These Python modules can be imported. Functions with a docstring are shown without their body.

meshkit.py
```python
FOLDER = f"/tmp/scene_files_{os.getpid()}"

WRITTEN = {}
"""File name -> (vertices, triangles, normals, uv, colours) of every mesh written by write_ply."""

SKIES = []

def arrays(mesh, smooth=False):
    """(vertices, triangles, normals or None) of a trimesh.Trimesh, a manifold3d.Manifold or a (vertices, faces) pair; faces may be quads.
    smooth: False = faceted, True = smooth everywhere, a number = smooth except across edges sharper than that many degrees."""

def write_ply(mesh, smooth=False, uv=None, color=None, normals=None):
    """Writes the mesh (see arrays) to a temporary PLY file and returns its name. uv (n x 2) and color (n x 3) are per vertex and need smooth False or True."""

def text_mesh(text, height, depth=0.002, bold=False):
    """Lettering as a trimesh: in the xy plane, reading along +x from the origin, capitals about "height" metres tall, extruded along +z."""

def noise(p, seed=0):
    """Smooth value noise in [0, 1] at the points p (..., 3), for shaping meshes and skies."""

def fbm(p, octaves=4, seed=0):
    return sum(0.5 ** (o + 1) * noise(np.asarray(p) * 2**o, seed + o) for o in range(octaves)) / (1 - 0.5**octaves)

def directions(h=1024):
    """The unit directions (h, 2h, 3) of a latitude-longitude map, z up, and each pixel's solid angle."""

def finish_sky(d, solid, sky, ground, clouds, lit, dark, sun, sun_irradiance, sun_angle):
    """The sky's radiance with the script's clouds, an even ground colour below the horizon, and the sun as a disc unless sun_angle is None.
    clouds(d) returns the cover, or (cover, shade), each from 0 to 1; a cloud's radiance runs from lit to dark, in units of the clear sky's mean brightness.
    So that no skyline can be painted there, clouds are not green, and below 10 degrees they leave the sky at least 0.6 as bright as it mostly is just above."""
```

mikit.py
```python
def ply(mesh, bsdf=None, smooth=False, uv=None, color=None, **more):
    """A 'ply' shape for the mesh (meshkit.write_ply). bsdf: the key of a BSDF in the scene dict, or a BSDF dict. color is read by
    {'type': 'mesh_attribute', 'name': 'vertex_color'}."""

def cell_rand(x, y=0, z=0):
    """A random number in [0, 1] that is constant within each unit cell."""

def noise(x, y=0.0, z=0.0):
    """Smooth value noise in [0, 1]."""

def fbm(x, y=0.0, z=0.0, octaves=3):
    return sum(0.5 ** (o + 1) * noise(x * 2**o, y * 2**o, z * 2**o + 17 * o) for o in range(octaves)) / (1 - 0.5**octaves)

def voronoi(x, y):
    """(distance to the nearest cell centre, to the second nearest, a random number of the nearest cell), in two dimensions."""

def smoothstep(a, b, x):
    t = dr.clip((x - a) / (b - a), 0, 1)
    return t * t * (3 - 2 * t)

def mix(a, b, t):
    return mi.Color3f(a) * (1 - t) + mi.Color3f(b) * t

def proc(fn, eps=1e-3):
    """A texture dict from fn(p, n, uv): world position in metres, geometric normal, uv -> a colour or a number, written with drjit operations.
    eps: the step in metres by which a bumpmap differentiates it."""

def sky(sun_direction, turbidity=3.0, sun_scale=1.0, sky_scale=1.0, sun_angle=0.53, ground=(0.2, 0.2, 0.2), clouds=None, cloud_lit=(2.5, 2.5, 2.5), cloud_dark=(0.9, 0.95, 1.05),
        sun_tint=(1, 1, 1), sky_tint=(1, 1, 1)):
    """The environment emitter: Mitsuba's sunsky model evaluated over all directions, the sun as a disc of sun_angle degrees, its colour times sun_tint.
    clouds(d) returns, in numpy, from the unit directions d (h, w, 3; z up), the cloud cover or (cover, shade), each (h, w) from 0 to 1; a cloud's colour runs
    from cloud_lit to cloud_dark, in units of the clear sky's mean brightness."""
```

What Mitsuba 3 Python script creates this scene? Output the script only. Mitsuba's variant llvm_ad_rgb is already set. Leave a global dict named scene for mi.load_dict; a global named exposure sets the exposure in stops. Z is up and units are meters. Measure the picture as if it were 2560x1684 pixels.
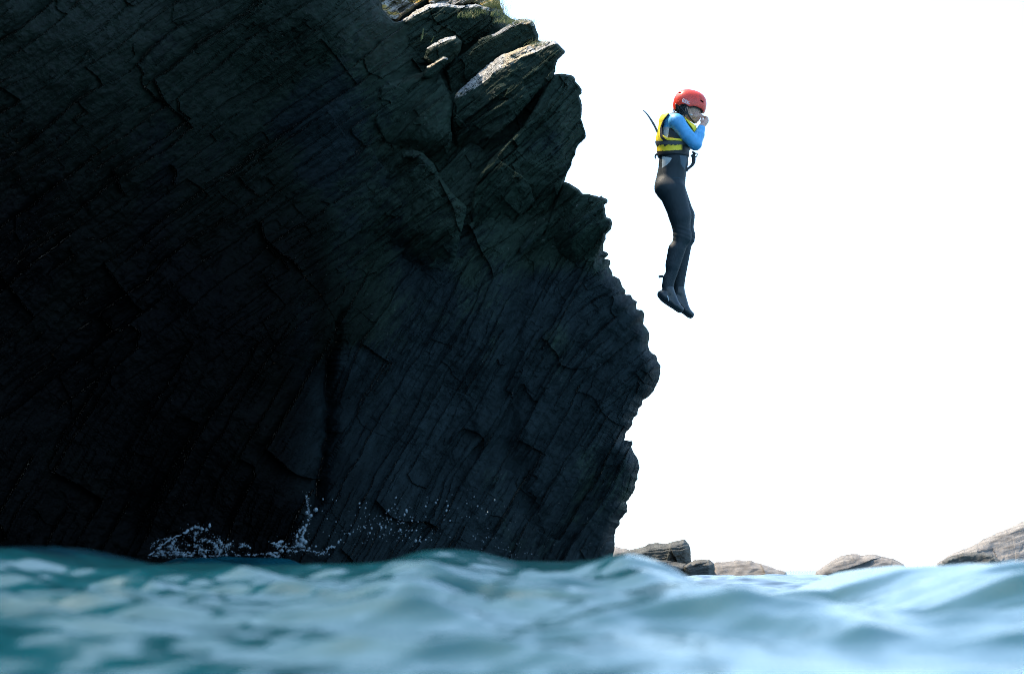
import math
import numpy as np
import trimesh
import shapely
import drjit as dr
import mitsuba as mi
import mikit
import meshkit
from scipy.spatial import cKDTree
from scipy.interpolate import RBFInterpolator

# ------------------------------------------------------------------ camera, sky, exposure
scene, labels = {}, {}
T = mi.ScalarTransform4f
W0, H0 = 2560.0, 1684.0
FOV = 24.0
F = W0 / 2 / math.tan(math.radians(FOV / 2))
EYE = 0.16                                  # lens height above the mean sea level (a floating camera)
PITCH = math.atan((1429 - 842) / F)
D = 18.0                                    # distance of the jumper
PX = D / F                                  # metres per photo pixel at that distance
exposure = 3.5
_el, _az = math.radians(58), math.radians(-52)
SUN = [math.sin(_az) * math.cos(_el), math.cos(_az) * math.cos(_el), math.sin(_el)]

scene["camera"] = {
    "type": "thinlens", "fov": FOV, "fov_axis": "x", "near_clip": 0.05, "far_clip": 9000.0,
    "aperture_radius": 0.0145, "focus_distance": D + 0.1,
    "to_world": T().look_at(origin=[0, 0, EYE], target=[0, math.cos(PITCH), EYE + math.sin(PITCH)], up=[0, 0, 1]),
}
scene["sky"] = mikit.sky(SUN, turbidity=6, sun_scale=0.5, ground=(0.03, 0.08, 0.1), sky_tint=(0.98, 1.03, 0.97))


def ray(u, v):
    a, b = (np.asarray(u, float) - W0 / 2) / F, (H0 / 2 - np.asarray(v, float)) / F
    y = math.cos(PITCH) - math.sin(PITCH) * b
    z = math.sin(PITCH) + math.cos(PITCH) * b
    return a / y, z / y


def at(u, v, y):
    """A point of the photograph put at the distance y metres."""
    a, b = ray(u, v)
    y = np.broadcast_to(np.asarray(y, float), np.shape(a))
    return np.stack([a * y, y, EYE + b * y], -1)


# ------------------------------------------------------------------ helpers
def px_of(v):
    """Photo coordinates of points near the jumper's plane."""
    x, y, z = v[:, 0] / v[:, 1], v[:, 1], (v[:, 2] - EYE) / v[:, 1]
    b = (z * math.cos(PITCH) - math.sin(PITCH)) / (math.cos(PITCH) + z * math.sin(PITCH))
    yy = math.cos(PITCH) - math.sin(PITCH) * b
    return W0 / 2 + F * x * yy, H0 / 2 - F * b


def add(key, mesh, bsdf, smooth=False, color=None, label=None, category=None, group=None, kind=None):
    scene[key] = mikit.ply(mesh, bsdf, smooth=smooth, color=color)
    tag(key, label, category, group, kind)
    return key


def tag(key, label=None, category=None, group=None, kind=None):
    d = {k: v for k, v in dict(label=label, category=category, group=group, kind=kind).items() if v}
    if d:
        labels[key] = d


def ramp(x, a, b):
    t = np.clip((x - a) / (b - a), 0, 1)
    return t * t * (3 - 2 * t)


def hrand(*k):
    """Random number in [0,1] from integer arrays."""
    h = np.zeros(np.shape(k[0]), np.int64)
    for a, s in zip(k, (374761393, 668265263, 2147483647, 1274126177)):
        h = (h + np.asarray(a).astype(np.int64) * s) & 0xFFFFFFFF
        h = ((h ^ (h >> 13)) * 1274126177) & 0xFFFFFFFF
    return ((h ^ (h >> 16)) & 0xFFFFFF) / 16777215.0


def n2(x, y, seed=0):
    return meshkit.noise(np.stack([x, y, np.full_like(x, 0.37)], -1), seed)


def tube(points, radii, sides=8, flat=1.0):
    """A closed tube through points; flat squeezes it into a strap."""
    p = np.asarray(points, float)
    r = np.broadcast_to(np.asarray(radii, float), (len(p),))
    t = np.gradient(p, axis=0)
    t /= np.linalg.norm(t, axis=1, keepdims=True) + 1e-12
    a = np.cross(t, [0, 1.0, 0.001])
    a /= np.linalg.norm(a, axis=1, keepdims=True) + 1e-12
    b = np.cross(t, a)
    g = np.arange(sides) * 2 * np.pi / sides
    v = p[:, None] + r[:, None, None] * (np.cos(g)[None, :, None] * a[:, None] + flat * np.sin(g)[None, :, None] * b[:, None])
    n = len(p)
    i, j = np.meshgrid(np.arange(n - 1), np.arange(sides), indexing="ij")
    q = np.stack([i * sides + j, i * sides + (j + 1) % sides, (i + 1) * sides + (j + 1) % sides, (i + 1) * sides + j], -1).reshape(-1, 4)
    v = np.vstack([v.reshape(-1, 3), p[0], p[-1]])
    k = np.arange(sides)
    f = np.vstack([q[:, [0, 1, 2]], q[:, [0, 2, 3]], np.stack([np.full(sides, n * sides), (k + 1) % sides, k], -1),
                   np.stack([np.full(sides, n * sides + 1), (n - 1) * sides + k, (n - 1) * sides + (k + 1) % sides], -1)])
    m = trimesh.Trimesh(v, f, process=False)
    if m.volume < 0:
        m.invert()
    return m


def spline(pts, n=24):
    from scipy.interpolate import CubicSpline
    p = np.asarray(pts, float)
    s = np.r_[0, np.cumsum(np.linalg.norm(np.diff(p, axis=0), axis=1))]
    return CubicSpline(s, p)(np.linspace(0, s[-1], n))


def join(ms):
    return trimesh.util.concatenate(ms)


# ------------------------------------------------------------------ materials
def rock_color(dark, moss, pale, theta, wet=True, lichen=0.0, left_shade=False):
    ct, st = math.cos(math.radians(theta)), math.sin(math.radians(theta))

    def fn(p, n, uv):
        t, b = p.x * ct + p.z * st, -p.x * st + p.z * ct
        streak = mikit.fbm(t * 1.3, b * 16, p.y * 1.5, 4)
        fine = mikit.fbm(t * 14, b * 60, p.y * 12, 3)
        patch = mikit.fbm(p.x * 1.5 + 5, p.z * 1.5, p.y * 1.5, 4)
        speck = mikit.noise(p.x * 75, p.z * 75, p.y * 75)
        c = mi.Color3f(dark) * (0.45 + 1.1 * streak) * (0.6 + 0.8 * fine)
        m = mikit.smoothstep(0.42, 0.62, patch + 0.25 * (fine - 0.5) + 0.11 * (p.z - 2.4))
        c = mikit.mix(c, mi.Color3f(moss) * (0.4 + 1.2 * fine), 0.75 * m)
        c = mikit.mix(c, mi.Color3f(0.22, 0.22, 0.2), 0.5 * mikit.smoothstep(0.9, 0.97, speck) * mikit.smoothstep(0.4, 0.7, patch))
        if left_shade:  # shade of the left side, painted near-black into the rock colour
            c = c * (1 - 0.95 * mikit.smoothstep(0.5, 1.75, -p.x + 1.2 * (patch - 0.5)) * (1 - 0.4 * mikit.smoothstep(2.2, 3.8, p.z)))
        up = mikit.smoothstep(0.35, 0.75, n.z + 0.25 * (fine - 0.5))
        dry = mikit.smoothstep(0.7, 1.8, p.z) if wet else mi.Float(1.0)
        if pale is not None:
            c = mikit.mix(c, mi.Color3f(pale) * (0.2 + 1.2 * fine) * (0.4 + 1.1 * streak), up * dry)  # upward faces painted paler, as the sun would light them
        if lichen > 0:
            l = mikit.smoothstep(0.62, 0.7, mikit.fbm(p.x * 4 + 9, p.z * 4, p.y * 4, 3)) * up * lichen
            c = mikit.mix(c, mi.Color3f(0.45, 0.27, 0.03), l)
        return c
    return mikit.proc(fn)


def rock_bump(theta, fx=1.0):
    ct, st = math.cos(math.radians(theta)), math.sin(math.radians(theta))

    def fn(p, n, uv):
        t, b = p.x * ct + p.z * st, -p.x * st + p.z * ct
        return 0.65 * mikit.fbm(t * 9 * fx, b * 55 * fx, p.y * 14 * fx, 3) + 0.35 * mikit.fbm(p.x * 60, p.z * 60, p.y * 60, 2)
    return mikit.proc(fn, eps=2e-3)


def rock_bsdf(name, dark, moss, pale, theta, rough=0.55, wet=True, bump=0.014, lichen=0.0, spec=0.03, left_shade=False):
    scene[name] = {"type": "twosided", "b": {"type": "bumpmap", "t": rock_bump(theta), "scale": bump, "b": {
        "type": "principled", "base_color": rock_color(dark, moss, pale, theta, wet, lichen, left_shade), "roughness": rough, "specular": spec}}}


DARK, MOSS, PALE = (0.0130, 0.0210, 0.0228), (0.0215, 0.037, 0.025), (0.33, 0.33, 0.32)
rock_bsdf("rock_upper", DARK, MOSS, None, 37, left_shade=True)
rock_bsdf("lit_slate_copy", (0.25, 0.25, 0.245), (0.16, 0.16, 0.13), PALE, 33, rough=0.5, wet=False, lichen=0.45, bump=0.01, spec=0.4)  # lit copy of the slate: sunlight put into a paler colour
rock_bsdf("rock_lower", DARK, MOSS, None, 58, left_shade=True)
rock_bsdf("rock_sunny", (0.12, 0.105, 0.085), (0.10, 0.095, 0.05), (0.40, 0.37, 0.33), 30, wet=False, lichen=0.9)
rock_bsdf("rock_beach", (0.215, 0.195, 0.178), (0.18, 0.163, 0.149), (0.25, 0.229, 0.21), 12, rough=0.8, wet=False, bump=0.006, spec=0.2)
rock_bsdf("rock_beach_dark", (0.075, 0.077, 0.068), (0.055, 0.06, 0.045), (0.13, 0.13, 0.12), 15, rough=0.7, wet=False, bump=0.012)


def plain(name, color, rough=0.5, spec=0.5, sheen=0.0, clear=0.0):
    d = {"type": "principled", "base_color": {"type": "rgb", "value": list(color)} if not isinstance(color, dict) else color, "roughness": rough, "specular": spec}
    if sheen:
        d["sheen"] = sheen
    if clear:
        d["clearcoat"], d["clearcoat_gloss"] = clear, 0.9
    scene[name] = {"type": "twosided", "b": d}


def water_bump(p, n, uv):
    a = mikit.fbm(p.x * 7 + 3, p.y * 4.5, 0.0, 3)
    b = mikit.fbm(p.x * 21, p.y * 14 + 7, 0.0, 2)
    return 0.7 * a + 0.3 * b


scene["sea_water"] = {"type": "bumpmap", "t": mikit.proc(water_bump, eps=4e-3), "scale": 0.0035, "b": {
    "type": "roughplastic", "distribution": "ggx", "alpha": 0.025, "int_ior": 1.333, "ext_ior": 1.0, "nonlinear": False,
    "diffuse_reflectance": {"type": "rgb", "value": [0.0018, 0.053, 0.073]}}}


# ------------------------------------------------------------------ the sea
def lines(*spans):
    out = [np.array([spans[0][0]])]
    for a, b, s in spans:
        out.append(np.linspace(a, b, max(2, int(round(abs(b - a) / s)) + 1))[1:])
    return np.concatenate(out)


def geo(a, b, n):
    return a * (b / a) ** (np.arange(1, n + 1) / n)


gx = lines((0, 1.7, 0.02), (1.7, 4.6, 0.045), (4.6, 12, 0.3))
gx = np.r_[gx, geo(12, 4000, 30)]
gx = np.r_[-gx[:0:-1], gx]
gy = np.r_[-geo(3, 4000, 24)[::-1], lines((-3, 1.6, 0.15), (1.6, 8, 0.018), (8, 22, 0.04), (22, 60, 0.2)), geo(60, 4500, 40)]
X, Y = np.meshgrid(gx, gy, indexing="xy")

RIDGE = np.array([(-900, 1400), (-300, 1378), (0, 1357), (110, 1352), (200, 1352), (290, 1370), (370, 1391), (500, 1396), (750, 1397), (900, 1397), (1000, 1386),
                  (1080, 1364), (1130, 1358), (1200, 1368), (1290, 1391), (1400, 1393), (1500, 1394), (1560, 1415), (1620, 1450), (1750, 1480), (1950, 1480),
                  (2020, 1450), (2100, 1416), (2170, 1406), (2240, 1400), (2310, 1405), (2400, 1406), (2560, 1389), (3000, 1382)], float)


WAVELETS = [(0.98, 7.6, 0.26, .036), (1.22, 5.9, 0.28, .044), (0.34, 4.75, 0.20, .036), (0.86, 4.2, 0.14, .026), (0.62, 4.35, 0.09, .020), (0.70, 5.3, 0.17, .026), (1.55, 7.0, 0.25, .034), (0.10, 5.6, 0.13, .026),
            (0.42, 6.6, 0.16, .024), (-0.25, 5.0, 0.16, .024), (1.0, 3.75, 0.15, .020), (0.15, 4.0, 0.12, .018), (1.45, 5.0, 0.25, .030)]


def wave(x, y):
    sx, sy = np.gradient(gx), np.gradient(gy)
    step = np.maximum(np.abs(sx)[None, :], np.abs(sy)[:, None])
    near = np.clip((y - 1.0) / 3.0, 0, 1)
    near = np.where(y < 1, 0, near * near * (3 - 2 * near))
    far = 1 / (1 + np.maximum(np.hypot(x, y) - 9, 0) / 30)
    h = np.zeros_like(x)
    wx = 0.5 * (n2(x / 1.7, y / 1.7, 3) - 0.5) + 0.2 * (n2(x / 0.6, y / 0.6, 4) - 0.5)
    wy = 0.5 * (n2(x / 1.7 + 9, y / 1.7, 5) - 0.5) + 0.2 * (n2(x / 0.6 + 9, y / 0.6, 6) - 0.5)
    for ang, lam, amp, ph in ((98, 2.1, .014, .3), (66, 1.15, .018, 2.1), (116, 0.80, .021, 4.4), (52, 0.56, .021, 1.0), (124, 0.42, .0165, 3.3), (28, 0.36, .012, 1.9), (78, 0.29, .014, 5.0), (48, 0.21, .0095, .6), (138, 0.15, .005, 2.2), (100, 0.11, .0025, 3.9)):
        a = math.radians(ang)
        q = ((x + wx) * math.cos(a) + (y + wy) * math.sin(a)) * 2 * np.pi / lam + ph
        s = 0.5 + 0.5 * np.sin(q)
        env = 0.06 + 3.2 * n2(x / (1.5 * lam) + ang, y / (1.3 * lam), 11) ** 2.4
        if lam < 0.3:
            env = 0.2 + 2.0 * n2(x / (2.5 * lam) + ang, y / (2.5 * lam), 12) ** 1.7
        if lam < 0.45:
            env = env * (1 - 0.25 * ramp(x / np.maximum(y, 1), -0.02, 0.07))
        h += (0.56 - 0.24 * np.clip((y - 9) / 6, 0, 1)) * amp * env * (2.1 * s ** 3.0 - 0.6) * np.clip(1.4 - 4 * step / lam, 0, 1)
    for lam, amp in ((0.28, .006), (0.12, .0015)):
        r = np.abs(n2(x / lam, y / (1.3 * lam), 21) - 0.5) * 2
        h += amp * (0.5 - r) * np.clip(1.4 - 3 * step / lam, 0, 1)
    open_ = ramp(x / np.maximum(y, 1), -0.02, 0.07)     # less chop away from the cliff, where nothing throws the waves back
    h *= near * far * (1 - 0.58 * open_)
    # the swell that stands between the lens and the cliff, and the surge heaped against the cliff's foot
    yr = 8.4 + 0.6 * np.sin(x * 0.9 + 0.5)
    u = W0 / 2 + F * x / np.maximum(yr, 1e-3)
    zr = EYE + (1429 - np.interp(u, RIDGE[:, 0], RIDGE[:, 1])) / F * yr
    g = np.exp(-(((y - yr) / np.where(y > yr, 1.0, 3.2 + 1.0 * ramp(x, 0, 0.8))) ** 2))
    h = h * (1 - 0.8 * g ** 3) + (zr - 0.022) * g * np.exp(-(np.maximum(np.abs(x) - 2.4, 0) / 2) ** 2)
    # one steep wavelet that runs towards the lens, its face turned to the cliff
    xc = np.interp(y, [3.8, 4.7, 6.0, 7.0, 8.2], [0.75, 0.50, 0.36, 0.30, 0.20]) + 0.02 * np.sin(9 * y)
    dd = x - xc
    h += 0.042 * np.exp(-np.abs(dd / np.where(dd < 0, 0.085, 0.34)) ** 1.7) * ramp(y, 3.7, 4.8) * ramp(-y, -8.6, -6.8)
    # separate wavelets on the open side: centre x, distance, half length, height
    for wx0, wy0, wl, wa in WAVELETS:
        bend = wy0 + 0.10 * np.sin((x - wx0) * 5 + wy0 * 7) + 0.25 * (x - wx0) * math.sin(wy0 * 11)
        dy = y - bend
        h += 1.35 * wa * np.exp(-((x - wx0) / wl) ** 2) * np.exp(-np.abs(dy / np.where(dy < 0, 0.05 + 0.008 * wy0, 0.8)) ** 1.6)
    h += 0.135 * np.exp(-((x - 1.9) / 1.05) ** 4 - ((y - 18.0) / 1.5) ** 2)
    h += 0.05 * (meshkit.fbm(np.stack([x / 0.22, y / 0.35, np.zeros_like(x)], -1), 3, 78) - 0.5) * np.exp(-((y - 17.5) / 2.6) ** 4) * ramp(x, 0.4, 1.2)
    h += 0.10 * (meshkit.fbm(np.stack([x / 0.3, y / 0.45, np.zeros_like(x)], -1), 2, 77) - 0.5) * np.exp(-((y - 14.5) / 2.2) ** 4)
    h += 0.24 * np.exp(-((x + 1.6) / 0.62) ** 4 - ((y - 14.2) / 0.8) ** 2)
    return h


Z = wave(X, Y)
nx_, ny_ = len(gx), len(gy)
ii, jj = np.meshgrid(np.arange(ny_ - 1), np.arange(nx_ - 1), indexing="ij")
q = np.stack([ii * nx_ + jj, ii * nx_ + jj + 1, (ii + 1) * nx_ + jj + 1, (ii + 1) * nx_ + jj], -1).reshape(-1, 4)
sea = (np.stack([X, Y, Z], -1).reshape(-1, 3), q)
scene["sea"] = mikit.ply(sea, "sea_water", smooth=True, uv=np.stack([X, Y], -1).reshape(-1, 2))
tag("sea", "choppy turquoise sea in front of the cliff", kind="structure")
sb = 4500.0
add("seabed", (np.array([[-sb, -sb, -9], [sb, -sb, -9], [sb, sb, -9], [-sb, sb, -9.0]]), np.array([[0, 1, 2, 3]])), "rock_beach_dark", kind="structure")


# ------------------------------------------------------------------ rock
def sub(mesh, mask):
    return mesh.submesh([np.nonzero(mask)[0]], append=True, repair=False)


def strata(U, V, th, seed, k=1.0, leaf=None):
    """Relief in metres (towards the viewer) of bedded slate: stacked leaves broken along their length."""
    a = math.radians(th)
    t = U * math.cos(a) - V * math.sin(a)
    n = -U * math.sin(a) - V * math.cos(a)
    n = n + 34 * (n2(t / 150, n / 110, seed) - 0.5) + 13 * (n2(t / 60, n / 30, seed + 1) - 0.5) + 5 * (n2(t / 14, n / 9, seed + 2) - 0.5) + 16 * (n2(n / 25, n * 0, seed + 3) - 0.5)
    out = np.zeros_like(U)
    leafy = ramp(meshkit.fbm(np.stack([U / 130, V / 130, np.full_like(U, seed + 0.5)], -1), 3, seed + 60), 0.38, 0.62)
    if leaf is not None:
        leafy = leaf + 0.3 * (leafy - 0.5)
    for lam, amp, L, s in ((150, 0.085, 330, 6), (64, 0.055, 260, 1), (25, 0.030, 190, 2), (10.5, 0.013, 110, 3), (5.5, 0.005, 70, 4)):
        nn = n / lam + 3.1 * s
        c = np.floor(nn)
        f = nn - c
        tt = t / L + 7.3 * hrand(c, np.full_like(c, seed + s), np.zeros_like(c))
        tt = tt + 0.25 * (n2(n / lam * 1.7, t / L * 3, seed + s) - 0.5)
        r = hrand(c, np.floor(tt), np.full_like(c, seed * 7 + s))
        out += amp * (1.6 * (r - 0.5) + 0.35 * (f - 0.5)) * (0.2 + 0.9 * leafy if lam < 30 else 1.0)
    out += 0.016 * (meshkit.fbm(np.stack([t / 60, n / 8, np.full_like(U, seed)], -1), 4, seed + 9) - 0.5)
    out += 0.10 * (meshkit.fbm(np.stack([U / 70, V / 70, np.full_like(U, seed)], -1), 4, seed) - 0.5)
    out += 0.03 * (meshkit.fbm(np.stack([U / 26, V / 26, np.full_like(U, seed)], -1), 2, seed + 7) - 0.5)
    out += 0.018 * (meshkit.fbm(np.stack([U / 9, V / 9, np.full_like(U, seed)], -1), 3, seed + 5) - 0.5)
    return out * k


def jag(poly, amp, seed, step=3.0, keep=None):
    """The outline with fine breaks, as rock has them."""
    p = np.asarray(poly, float)
    q = np.vstack([p, p[:1]])
    out = []
    for i in range(len(p)):
        n = max(1, int(np.linalg.norm(q[i + 1] - q[i]) / step))
        out.append(q[i] + (q[i + 1] - q[i]) * (np.arange(n) / n)[:, None])
    o = np.vstack(out)
    d = np.stack([meshkit.fbm(np.stack([o[:, 0] / 14, o[:, 1] / 14, np.full(len(o), s)], -1), 3, seed) - 0.5 for s in (0.3, 5.7)], -1)
    d += 0.5 * (hrand(np.floor(o[:, 0] / 5), np.floor(o[:, 1] / 5), np.full(len(o), seed))[:, None] - 0.5)
    return o + amp * 2 * d


def rock(outline, depth, us=None, vs=None, step=2.2, amp=2.0, seed=1, R=26, drop=0.14, back=(0.12, 0.4, 1.0, 2.0), th=37, k=1.0, crest=None, lean=1.7, relief=None, pull=4.0, snap=12, leaf=None):
    """A body of rock: the outline, its front surface at depth(u, v) metres with bedded relief, and sides that run back behind it."""
    o = jag(outline, amp, seed) if amp else np.asarray(outline, float)
    ring = shapely.Polygon(o)
    if not ring.is_valid:
        ring = ring.buffer(0)
        if ring.geom_type != "Polygon":
            ring = max(ring.geoms, key=lambda g: g.area)
    o = np.array(ring.segmentize(1.5).exterior.coords)[:-1]
    if us is None:
        us = np.arange(o[:, 0].min() - step, o[:, 0].max() + step, step)
    if vs is None:
        vs = np.arange(o[:, 1].min() - step, o[:, 1].max() + step, step)
    U, V = np.meshgrid(us, vs, indexing="xy")
    inside = shapely.contains_xy(ring, U, V)
    ok = inside[:-1, :-1] & inside[1:, :-1] & inside[1:, 1:] & inside[:-1, 1:]
    n = len(us)
    a, b = np.nonzero(ok)
    quad = np.stack([a * n + b, (a + 1) * n + b, (a + 1) * n + b + 1, a * n + b + 1], -1)
    used, inv = np.unique(quad, return_inverse=True)
    quad = inv.reshape(quad.shape)
    uv = np.stack([U.ravel()[used], V.ravel()[used]], -1)
    # keep the largest connected piece out of slivers
    tri = np.vstack([quad[:, [0, 1, 2]], quad[:, [0, 2, 3]]])
    e = np.sort(np.vstack([tri[:, [0, 1]], tri[:, [1, 2]], tri[:, [2, 0]]]), axis=1)
    keyed = e[:, 0] * len(uv) + e[:, 1]
    _, first, count = np.unique(keyed, return_index=True, return_counts=True)
    dirs = np.vstack([tri[:, [0, 1]], tri[:, [1, 2]], tri[:, [2, 0]]])[first[count == 1]]
    rim = np.unique(dirs)
    tree = cKDTree(o)
    dist, near = tree.query(uv[rim])
    uv[rim] = np.where((dist < snap)[:, None], o[near], uv[rim])
    dist, _ = tree.query(uv)
    y = depth(uv[:, 0], uv[:, 1])
    if relief is None:
        rel = strata(uv[:, 0], uv[:, 1], th, seed, k, leaf)
    else:
        rel = relief(uv[:, 0], uv[:, 1])
    d = np.clip(1 - dist / R, 0, 1)
    y = y - rel * (1 - 0.5 * d) + drop * d * d
    if crest is not None:
        c = np.asarray(crest, float)
        up = np.clip(np.interp(uv[:, 0], c[:, 0], c[:, 1]) - uv[:, 1], 0, None)
        up = up * ((uv[:, 0] > c[0, 0]) & (uv[:, 0] < c[-1, 0]))
        y = y + lean * up * PX - 0.8 * rel * ramp(up, 0, 4) - 0.05 * (meshkit.fbm(np.stack([uv[:, 0] / 12, uv[:, 1] / 3.5 + uv[:, 0] / 7, np.full(len(uv), seed)], -1), 3, seed + 40) - 0.5) * ramp(up, 0, 4)
    P = at(uv[:, 0], uv[:, 1], y)
    rings, faces, prev = [P], [tri], np.arange(len(P))
    base = len(P)
    where = -np.ones(len(P), int)
    where[rim] = np.arange(len(rim))
    en = np.zeros((len(uv), 2))
    ed = uv[dirs[:, 1]] - uv[dirs[:, 0]]
    for c in (0, 1):
        np.add.at(en, dirs[:, c], np.stack([-ed[:, 1], ed[:, 0]], -1))
    en = en[rim] / (np.linalg.norm(en[rim], axis=1, keepdims=True) + 1e-9)
    if shapely.contains_xy(ring, *(uv[rim] + 3 * en).T).mean() < 0.5:
        en = -en
    for i, dy in enumerate(back):
        w = 14 * min(1, dy / 0.5)
        rough = meshkit.fbm(np.stack([uv[rim, 0] / 25, uv[rim, 1] / 25, np.full(len(rim), dy * 3)], -1), 3, seed)
        q = uv[rim] + en * (w * (0.15 + 1.1 * rough) + pull * dy)[:, None]
        Q = at(q[:, 0], q[:, 1], y[rim] + dy)
        idx = base + np.arange(len(rim))
        A = rim[where[dirs]] if i == 0 else prev[where[dirs]]
        B = idx[where[dirs]]
        faces += [np.stack([A[:, 1], A[:, 0], B[:, 0]], -1), np.stack([A[:, 1], B[:, 0], B[:, 1]], -1)]
        rings.append(Q)
        prev = idx
        base += len(rim)
    return trimesh.Trimesh(np.vstack(rings), np.vstack(faces), process=False)


SIL = [(1248, -8), (1250, 14), (1262, 36), (1275, 46), (1289, 50), (1314, 48), (1329, 50), (1337, 61), (1341, 77), (1347, 88), (1345, 97), (1348, 103), (1368, 105), (1384, 106),
       (1396, 111), (1405, 121), (1412, 127), (1411, 134), (1404, 141), (1393, 150), (1389, 163), (1388, 179), (1384, 186), (1407, 185), (1429, 189), (1436, 193), (1438, 204), (1447, 213),
       (1454, 224), (1454, 234), (1447, 240), (1452, 250), (1455, 261), (1454, 286), (1452, 297), (1457, 311), (1459, 318), (1464, 333), (1464, 343), (1457, 352), (1447, 361), (1440, 372),
       (1438, 386), (1430, 399), (1429, 411), (1422, 424), (1416, 436), (1413, 449), (1405, 454), (1423, 458), (1440, 469), (1448, 474), (1456, 484), (1468, 485), (1490, 490), (1511, 495),
       (1519, 499), (1518, 506), (1511, 513), (1513, 528), (1516, 544), (1527, 547), (1531, 558), (1528, 572), (1516, 585), (1514, 599), (1508, 610), (1508, 627), (1516, 629), (1521, 635),
       (1518, 641), (1510, 647), (1525, 649), (1526, 660), (1523, 668), (1529, 677), (1532, 689), (1546, 695), (1551, 702), (1556, 717), (1564, 725), (1562, 735), (1577, 737), (1583, 748),
       (1593, 753), (1590, 763), (1592, 773), (1606, 775), (1611, 786), (1608, 809), (1617, 821), (1623, 832), (1623, 848), (1619, 859), (1623, 875), (1629, 882), (1640, 888), (1644, 903),
       (1651, 913), (1651, 932), (1646, 951), (1636, 974), (1623, 990), (1606, 1000), (1606, 1012), (1596, 1022), (1594, 1035), (1585, 1043), (1581, 1051), (1582, 1060), (1565, 1080),
       (1562, 1091), (1561, 1100), (1581, 1102), (1582, 1110), (1578, 1115), (1583, 1128), (1592, 1142), (1596, 1152), (1600, 1169), (1595, 1183), (1594, 1198), (1588, 1207), (1587, 1222),
       (1576, 1241), (1566, 1255), (1568, 1268), (1567, 1279), (1560, 1287), (1548, 1300), (1550, 1311), (1540, 1322), (1536, 1337), (1537, 1365), (1530, 1400), (1520, 1500)]

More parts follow.
